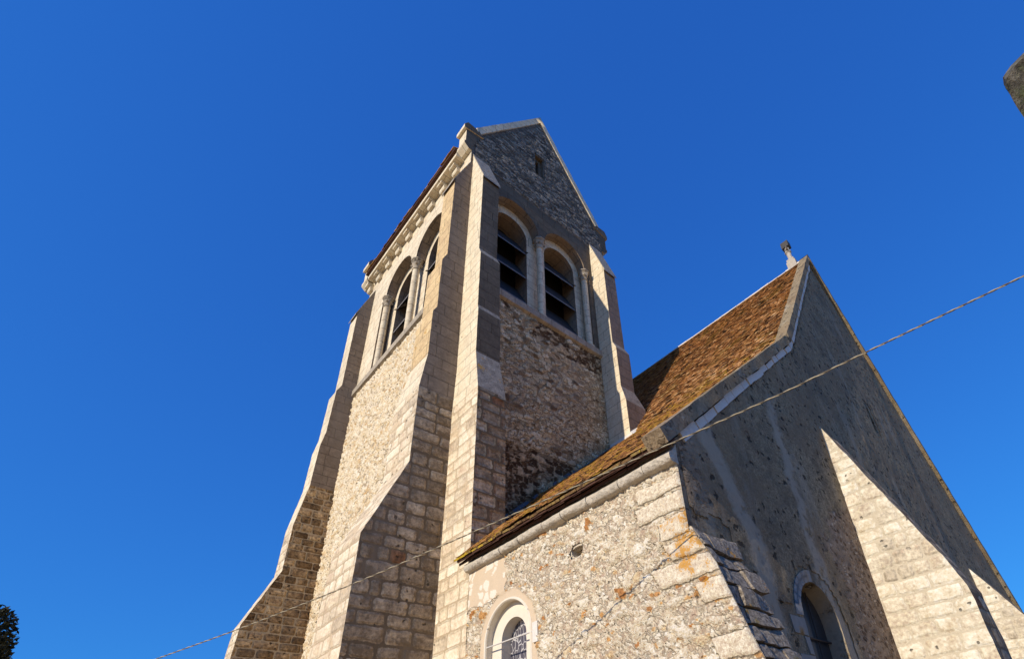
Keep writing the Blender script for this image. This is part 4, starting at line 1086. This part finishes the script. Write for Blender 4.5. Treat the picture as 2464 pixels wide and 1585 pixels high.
for z in (3.25, 2.75, 2.25): gb.tube([fmap(2.18, .21, z), fmap(3.30, .21, z)], .016, 6)
for x in (2.55, 2.93): gb.tube([fmap(x, .225, 1.3), fmap(x, .225, 3.93)], .010, 6)
gb.build('window_bars', M['iron'], gwin)

def f_rough(u, v):
    f1, e, a, b = worley(u * 5 + (fbm(u * 4, v * 4, 3, 171) - .5) * 2, v * 6 + (fbm(u * 4, v * 4, 3, 173) - .5) * 2, 175)
    D = .010 + (fbm(u * 7, v * 7, 4, 177) - .5) * .010 - .016 * sstep(f1, .34, .18) * (a > .80) + .016 * sstep(f1, .30, .16) * (a < .05)
    top = np.where(u < BX, A + Bn * u - .14, np.minimum(BZ + (u - BX) * 1.40, RZ - (u - RX) * 1.32) - .3)
    ok = (v < top - .1) & ~((np.abs(u - 2.74) < .73) & (v < 3.43)) & (np.hypot(u - 2.74, v - 3.43) > .73) & ~((u > 9.5) & (u < 9.9) & (v > 9.4) & (v < 10.5)) & ~((u < 2.2) & (u > 1.6) & (v < 3.5)) & ((u > .76) | (v > cbz))
    return np.maximum(D, 0), (0., 0., 0.), (0., 0., 0.), ok
cbz = 4.3
panel('gable_render', fmap, .03, 12.0, 2.2, 16.2, .07, f_rough, M['roughcast'], C_)

# ---- sloping nave buttresses
M['nbut'] = mat_ashlar('pale squared buttress stone', .40, .25, (.56, .50, .40), (.66, .61, .51), (.62, .54, .41), jw=.016, wob=.045, dist=.03, pits=.12, stain=.12, lich=.80, rough=.45)
def nave_buttress(x0, wd_, prof, label):
    b = MB(.12)
    pr = [(x0, -L - p_, z) for p_, z in prof] + [(x0, -L + .02, 0), (x0, -L + .02, prof[0][1])]
    b.prism(pr, (wd_, 0, 0), 0, mats=[1] * (len(prof) - 1) + [0] * 3); b.build('nave_buttress', [M['nbut'], M['ashlar_grey']], C_, amp=.016, label=label)  # front faces take a darker stone colour in place of shade
nave_buttress(5.25, .75, [(0, 7.8), (.2, 7.25), (.43, 6.6), (.75, 5.7), (.97, 5.08), (1.17, 4.55), (1.33, 4.0), (1.34, 3.3), (1.36, 0)], 'large sloping buttress on the gable wall')
nave_buttress(13.5, .8, [(0, 6.4), (.45, 5.5), (.74, 4.9), (1.2, 3.9), (1.3, 3.2), (1.3, 0)], 'farther sloping buttress at the right of the gable wall')

# ---- lead flashing, zinc tray, mortar fillet
fl = MB(.3)
rz = lambda x: A + Bn * x
fl.poly([(.67, -.012, rz(.67) + .03), (4.97, -.012, rz(4.97) + .03), (4.97, -.012, rz(4.97) + .16), (.67, -.012, rz(.67) + .16)])
fl.poly([(.67, -.55, rz(.67) + .05), (4.97, -.40, rz(4.97) + .05), (4.97, -.012, rz(4.97) + .06), (.67, -.012, rz(.67) + .06)])
fl.build('lead_flashing', M['lead'], C_, amp=.01, recalc=False)
ml = MB(.12)
ml.prism([(4.97, -.86, rz(4.97) + .02), (4.93, -.95, rz(4.93) + .02), (4.97, -.86, rz(4.97) + .14)], (.0, .86, 0))
ml.prism([(4.97, -.84, rz(4.97) + .15), (5.86, -.84, rz(5.86) + .15), (5.86, -.95, rz(5.86) + .03), (4.97, -.95, rz(4.97) + .03)], (0, .0, .02))
ml.build('mortar_fillet', M['mortar_white'], C_, amp=.015)
zt = MB(.1); zt.prism([(5.84, -.86, rz(5.84) + .05), (6.12, -.86, rz(6.12) + .12), (6.12, -.60, rz(6.12) + .26), (5.84, -.60, rz(5.84) + .22)], (0, 0, .02))
zt.build('zinc_gutter', M['zinc'], C_, amp=.012)

# ---- ridge finial
fn = MB(.08); fy, fz = -5.12, RZ + .02
fn.prism([(RX - .135, fy - .16, fz - .1), (RX + .135, fy - .16, fz - .1), (RX + .135, fy + .16, fz - .1), (RX - .135, fy + .16, fz - .1)], (0, 0, .34))
fn.prism([(RX - .11, fy - .13, fz + .24), (RX + .11, fy - .13, fz + .24), (RX + .11, fy + .13, fz + .24), (RX - .11, fy + .13, fz + .24)], (0, 0, .14))
fn.lathe((RX, fy, 0), [(.075, fz + .38), (.09, fz + .42), (.075, fz + .46), (.08, fz + .72), (.115, fz + .76), (.115, fz + .80), (.075, fz + .84), (.08, fz + 1.0)], 10)
fn.prism([(RX - .26, fy - .07, fz + .82), (RX + .05, fy - .07, fz + .82), (RX + .05, fy + .07, fz + .82), (RX - .26 + .2, fy + .07, fz + .82)], (0, 0, .05))
fno = fn.build('ridge_finial', M['finial_stone'], C_, amp=.012, label='small weathered stone finial on the ridge')
fh = MB(.08); fh.prism([(RX - .12, fy - .13, fz + 1.0), (RX + .12, fy - .13, fz + 1.0), (RX + .12, fy + .13, fz + 1.0), (RX - .12, fy + .13, fz + 1.0)], (0, 0, .26))
fh.build('finial_head', M['finial_dark'], fno, amp=.012)

# ================================================================== overhead cable
W = [(-4.9, 3.84, 3.33), (-4.4, 2.55, 3.46), (-3.906, 1.299, 3.56), (-3.717, .822, 3.615), (-3.095, -.75, 3.755), (-2.445, -2.395, 3.945), (-1.954, -3.638, 4.128), (-1.51, -4.761, 4.305), (-1.087, -5.83, 4.488), (-.894, -6.318, 4.567), (-.552, -7.184, 4.715), (-.43, -7.491, 4.781), (-.244, -7.962, 4.88), (.237, -9.18, 5.131), (.306, -9.352, 5.165), (.9, -10.85, 5.50)]
P = []
for i in range(len(W) - 1):
    p0, p1, p2, p3 = (Vector(W[max(0, min(len(W) - 1, k))]) for k in (i - 1, i, i + 1, i + 2))
    for k in range(10):
        t = k / 10
        P.append(.5 * ((2 * p1) + (p2 - p0) * t + (2 * p0 - 5 * p1 + 4 * p2 - p3) * t * t + (3 * p1 - p0 - 3 * p2 + p3) * t ** 3))
P.append(Vector(W[-1]))
def strand(ph):
    out = []; s_ = 0; Q = []
    for i in range(len(P) - 1):
        n = max(1, int((P[i + 1] - P[i]).length / .02))
        for k in range(n): Q.append(P[i].lerp(P[i + 1], k / n))
    for i in range(len(Q)):
        d = (Q[min(i + 1, len(Q) - 1)] - Q[max(i - 1, 0)]).normalized()
        a = d.cross(Vector((0, 0, 1))).normalized(); b = d.cross(a)
        th = i * .02 / .16 * 2 * math.pi + ph
        out.append(Q[i] + (a * math.cos(th) + b * math.sin(th)) * .0042)
    return out
wm = MB(); wm.tube(strand(0), .0052, 6, 0); wm.tube(strand(math.pi), .0052, 6, 1)
M['cable_pale'] = simple('pale cable sheath', (.40, .345, .24), grain=30, var=.25, rough=.6)
M['cable_dark'] = simple('dark cable sheath', (.12, .10, .075), grain=30, var=.25, rough=.6)
ob = wm.build('overhead_cable', [M['cable_pale'], M['cable_dark']], None, uv=False, sharp=60)
tag(ob, 'twisted overhead cable slung across the front of the church', 'cable')

# ================================================================== dark ivy tree at lower left
tree = thing('tree', 'dark leafy tree edge at the lower left corner', 'tree', (-6.5, 6.2, 0))
tk = MB(.3); tk.tube([(-6.5, 6.2, 0), (-6.45, 6.2, 1.5), (-6.55, 6.25, 3.0), (-6.5, 6.2, 4.2)], lambda t: .22 - .12 * t, 9)
for a in range(5): tk.tube([(-6.5, 6.2, 2.6 + .25 * a), (-6.5 + .6 * math.cos(a * 2.4), 6.2 + .6 * math.sin(a * 2.4), 3.5 + .3 * a)], .05, 6)
tk.build('trunk', M['bark'], tree, uv=False)
lf = MB(); rq = random.Random(12)
def crown_r(th, ph): return 1 + .16 * noise.noise(Vector((math.cos(th) * 2, math.sin(th) * 2, ph * 2.5)))
for k in range(32000):
    th = rq.uniform(0, 2 * math.pi); sph = rq.uniform(-1, 1); ph = math.asin(sph)
    rr = rq.uniform(.86, 1.0) ** .5 * crown_r(th, ph)
    c = Vector((-6.42 + 1.50 * rr * math.cos(ph) * math.cos(th), 6.2 + 1.3 * rr * math.cos(ph) * math.sin(th), 3.50 + 2.05 * rr * sph))
    s_ = rq.uniform(.03, .065); a = Vector((rq.gauss(0, 1), rq.gauss(0, 1), rq.gauss(0, 1))).normalized(); b = a.orthogonal().normalized(); d = a.cross(b)
    lf.raw([c - b * s_, c + d * s_ * .5, c + b * s_, c - d * s_ * .5]); lf.tint.append(rq.random())
lf.build('crown', M['leaf'], tree, uv=False, sharp=0, recalc=False)

# ================================================================== neighbouring house edge, upper right
hs_ = thing('neighbouring_house', 'mossy grey stone corner of a house jutting in at upper right', 'house', (-.2, -10.4, 0))
st = MB(.05)
tip = Vector((-1.475, -9.52, 5.31))
dirx = R_; diru = U_
sp = [(-.02, .04), (.03, .13), (.14, .24), (.30, .36), (.95, .62), (.95, -.55), (.32, -.42), (.16, -.28), (.05, -.12), (-.01, -.03)]
front = [tip + dirx * (a * .8) + diru * (b * .8) for a, b in sp]
st.prism(front, (tip - cam.location).normalized() * .45); st.build('eave_stone', M['moss_stone'], hs_, amp=.03)
hw = MB(.6); q = tip + dirx * .72
hw.prism([(q.x + .0, q.y - .1, 0), (q.x + 2.2, q.y - 1.6, 0), (q.x + 1.6, q.y - 2.6, 0), (q.x - .4, q.y - .9, 0)], (0, 0, 5.2)); hw.build('wall', M['house'], hs_, amp=.01)
